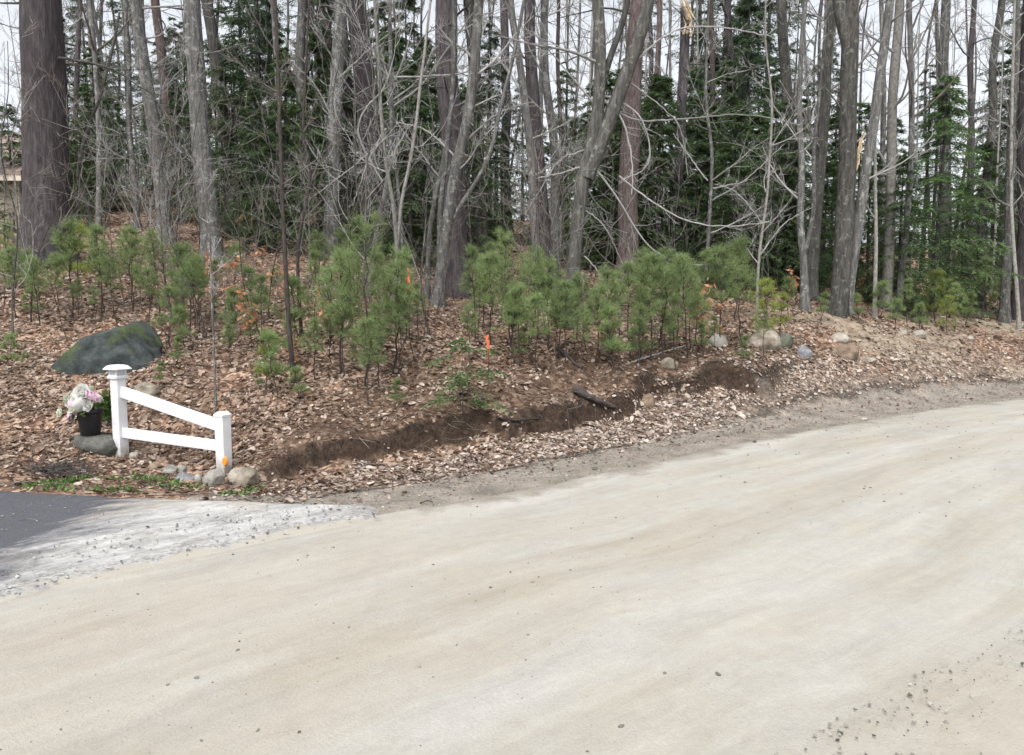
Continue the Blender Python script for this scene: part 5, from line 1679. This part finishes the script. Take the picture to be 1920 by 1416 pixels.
stick([(1830, 596, .04), (1860, 590, .06), (1895, 584, .05)], 9, 5, 'reddish fallen branch near the right edge', 'brown_twig')
stick([(788, 950, .015), (800, 944, .015), (812, 945, .015)], 3, 2, 'short twig on the gravel shoulder', 'dark_stem')

def ribbon(px, top, bot, tails, label, seed, base_row):
    p = ground(px, base_row)
    Y = p[1]
    rg = np.random.default_rng(seed)
    T0 = at(px, top, Y) - p
    g = Geo()
    zt_ = T0[2]
    Hn = (bot - top) * Y / F
    stp = np.array([(0, 0, -.03), (.01, .0, zt_ * .5), (0, 0, zt_ + .06)])
    V, Q = tubes(catmull(stp, 6)[None], np.full((1, 13), .006), 6)
    e = thing('survey_ribbon', label, 'ribbon', 'orange survey ribbons', p, 0, 1, [('stake', Geo().add(V, Q=Q).mesh('stake', M['dark_stem']))])
    V, Q = tubes((np.array([(0, 0, zt_ - .012), (0, 0, zt_), (0, 0, zt_ + .014)]))[None], np.array([[.011, .014, .010]]), 8)
    link('knot', Geo().add(V, Q=Q).mesh('knot', M['ribbon']), e)
    for k_ in range(tails):
        n_ = 10
        t_ = np.linspace(0, 1, n_)
        off = (k_ - (tails - 1) / 2) * .05
        x_ = off * t_ ** .6 + .012 * np.sin(t_ * 5 + k_ + seed)
        y_ = -.012 + .015 * np.sin(t_ * 4 + seed)
        z_ = zt_ - Hn * t_ * (1 - .15 * k_)
        tw = t_ * rg.uniform(.5, 1.6)
        wv = .016
        A = np.stack([x_ - wv * np.cos(tw), y_ - wv * np.sin(tw), z_], -1)
        B = np.stack([x_ + wv * np.cos(tw), y_ + wv * np.sin(tw), z_], -1)
        off_ = np.array([0, .0012, 0])
        V = np.stack([A, B, B + off_, A + off_], 1).reshape(-1, 3)
        Q = []
        for i in range(n_ - 1):
            for s_ in range(4):
                Q.append([i * 4 + s_, i * 4 + (s_ + 1) % 4, i * 4 + 4 + (s_ + 1) % 4, i * 4 + 4 + s_])
        link('tail', Geo().add(V, Q=Q).mesh('tail', M['ribbon'], False), e)
ribbon(767, 505, 552, 2, 'orange ribbon with two tails on a thin stake left of the leaning grey tree', 2, 640)
ribbon(915, 630, 684, 1, 'single long orange ribbon hanging above the small hemlock seedling', 5, 730)
p = ground(1632, 811)
rgp = np.random.default_rng(4)
gx_, gy_2 = np.meshgrid(np.linspace(-.11, .11, 6), np.linspace(-.07, .07, 5))
zz = .03 + .012 * rgp.normal(size=gx_.shape)
idx = np.arange(30).reshape(5, 6)
Q = np.stack([idx[:-1, :-1], idx[:-1, 1:], idx[1:, 1:], idx[1:, :-1]], -1).reshape(-1, 4)
o = link('paper_scrap', Geo().add(np.stack([gx_ + .01 * rgp.normal(size=gx_.shape), gy_2, zz], -1), Q=Q).mesh('paper_scrap', M['paper'], False), None, p)
tag(o, 'crumpled white paper scrap on the far side of the road', 'paper')
for px, py, w_, h_, m_, lab, sd_ in [(1415, 832, 9, 7, 'stone_dark', 'single dark stone at the far edge of the dirt road', 71), (1115, 884, 12, 5, 'stone_dark', 'dark clod on the shoulder left of the single dark stone', 72), (1622, 790, 11, 5, 'stone_pale', 'white pebble on the shoulder above the paper scrap', 73), (1890, 1372, 30, 10, 'stone_grey', 'long grey stone in the loose gravel at the lower right corner', 74)]:
    stone(px, py, w_, h_, m_, lab, sd_, group='loose stones on the road', sink=.15)

# brush heap and weeds by the driveway
rg = np.random.default_rng(9)
p = ground(105, 893)
n = 260
S = np.stack([rg.normal(0, .2, n), rg.normal(0, .1, n), np.abs(rg.normal(0, .025, n))], -1)
S[:, 2] += .05 * np.exp(-(S[:, 0] / .2) ** 2)
D = np.stack([rg.normal(size=n), rg.normal(size=n) * .5, .1 * rg.normal(size=n)], -1)
P = grow(S, D, rg.uniform(.08, .3, n), 5, .15, -.05, rg)
V, Q = tubes(P, np.full((n, 5), .003) * rg.uniform(.6, 1.5, (n, 1)), 3)
o = link('dead_grass_clump', Geo().add(V, Q=Q).mesh('dead_grass_clump', M['dead_twig']), None, p)
tag(o, 'dark matted clump of dead grass and twigs beside the driveway', 'grass clump')
n = 1500
px = rg.uniform(110, 480, n); 
pts = []
x = rg.uniform(-4.3, -2.3, n); y = rg.uniform(6.4, 7.2, n)
keep = (fbm2(x * 3.5, y * 3.5, 3, 61) > .08) & (edge_dist(x, y) > .6)
x, y = x[keep], y[keep]
keep = y > np.interp(x, up_pts[:, 0], up_pts[:, 1]) + .06
x, y = x[keep], y[keep]
m_ = len(x)
A = np.stack([x, y, tz(x, y)], -1)
D = nrm(np.stack([rg.normal(size=m_), rg.normal(size=m_), 1.0 + .4 * rg.random(m_)], -1))
U = nrm(np.cross(D, rg.normal(size=(m_, 3))))
V, Q = leaf_quads(A, D, U, rg.uniform(.03, .08, m_), rg.uniform(.012, .03, m_))
o = link('weeds', Geo().add(V, Q=Q).mesh('weeds', M['green_leaf'], False))
o['kind'] = 'stuff'
tag(o, 'low green weeds along the edge of the driveway', 'weeds')

# ------------------------------------------------------------------ small house at the far left
M['siding'] = plain('beige_siding', (.60, .53, .43), .7, .3, .08, 3)
M['roofing'] = plain('brown_shingles', (.27, .21, .18), .9, .2, .25, 12)
M['trim'] = plain('cream_trim', (.62, .56, .46), .6, .3, .05)
HY = 20.0
c = at(31, 334, HY)
eave = c[2]
zb = g1(c[0], HY) - 1.2
house = thing('house', 'small beige house with a brown roof behind the thickest left pine', 'house', None, (c[0], HY, zb), R(8), 1, ())
Hh = eave - zb
W_, Dp = 9.0, 7.0
wl_ = link('wall', box_geo(Geo(), (-W_ / 2, Dp / 2, Hh / 2), (W_, Dp, Hh), None, .01).mesh('wall', M['siding'], False), house)
for k_ in range(int(Hh / .18)):
    bz = k_ * .18 + .09
    link('siding_board', box_geo(Geo(), (-W_ / 2, -.012, bz), (W_ - .02, .02, .165), [(1, 0, 0), (0, .99, -.08), (0, .08, .99)], 0).mesh('siding_board', M['siding'], False), wl_)
link('corner_board', box_geo(Geo(), (.0, -.02, Hh / 2), (.14, .08, Hh), None, .004).mesh('corner_board', M['trim'], False), wl_)
link('window', box_geo(Geo(), (-1.4, -.035, Hh - 1.2), (1.0, .05, 1.2), None, .01).mesh('window', M['trim'], False), house)
link('fascia', box_geo(Geo(), (-W_ / 2, -.42, Hh - .05), (W_ + .6, .05, .16), None, .004).mesh('fascia', M['trim'], False), house)
V = np.array([(-W_ - .3, -.45, Hh), (.3, -.45, Hh), (.3, Dp / 2, Hh + 1.7), (-W_ - .3, Dp / 2, Hh + 1.7), (.3, Dp + .45, Hh), (-W_ - .3, Dp + .45, Hh)])
V2 = V + np.array([0, 0, .12])
Q = [[6, 7, 8, 9], [9, 8, 10, 11], [3, 2, 1, 0], [5, 4, 2, 3], [0, 1, 7, 6], [1, 2, 8, 7], [2, 4, 10, 8], [3, 0, 6, 9], [5, 3, 9, 11], [4, 5, 11, 10]]
link('roof', Geo().add(np.vstack([V, V2]), Q=Q).mesh('roof', M['roofing'], False), house)
# ------------------------------------------------------------------ labels of the many alike: which one, counted between trunks one can find
MARKS = [(-400, 'left edge'), (86, 'thickest pine'), (312, 'leaning grey trunk'), (395, 'mottled trunk'), (545, 'tall dark stem'), (690, 'twin pines'), (855, 'stout pine'), (1020, 'centre clump'), (1090, 'forked tree'), (1180, 'reddish pine'),
         (1268, 'broken trunk'), (1482, 'hidden trunk'), (1585, 'rough trunk'), (1666, 'torn trunk'), (1770, 'large hemlock'), (1908, 'right edge'), (2600, 'right edge')]
ORD = 'first second third fourth fifth sixth seventh eighth ninth tenth eleventh twelfth thirteenth fourteenth fifteenth sixteenth seventeenth eighteenth nineteenth twentieth'.split()
cells = {}
for o_, px_, kind_ in MANY:
    q = max(i for i, m_ in enumerate(MARKS[:-1]) if m_[0] <= px_)
    cells.setdefault((q, kind_), []).append((px_, o_))
for (q, kind_), lst in cells.items():
    lst.sort(key=lambda v: v[0])
    L_, R_ = MARKS[q][1], MARKS[q + 1][1]
    where = 'at the right edge' if L_ == R_ else 'between %s and %s' % (L_, R_)
    for i, (_, o_) in enumerate(lst):
        o_['label'] = ('only %s %s' % (kind_, where)) if len(lst) == 1 else '%s %s from left, %s' % (ORD[min(i, 19)], kind_, where)
print('done; objects', len(bpy.data.objects))
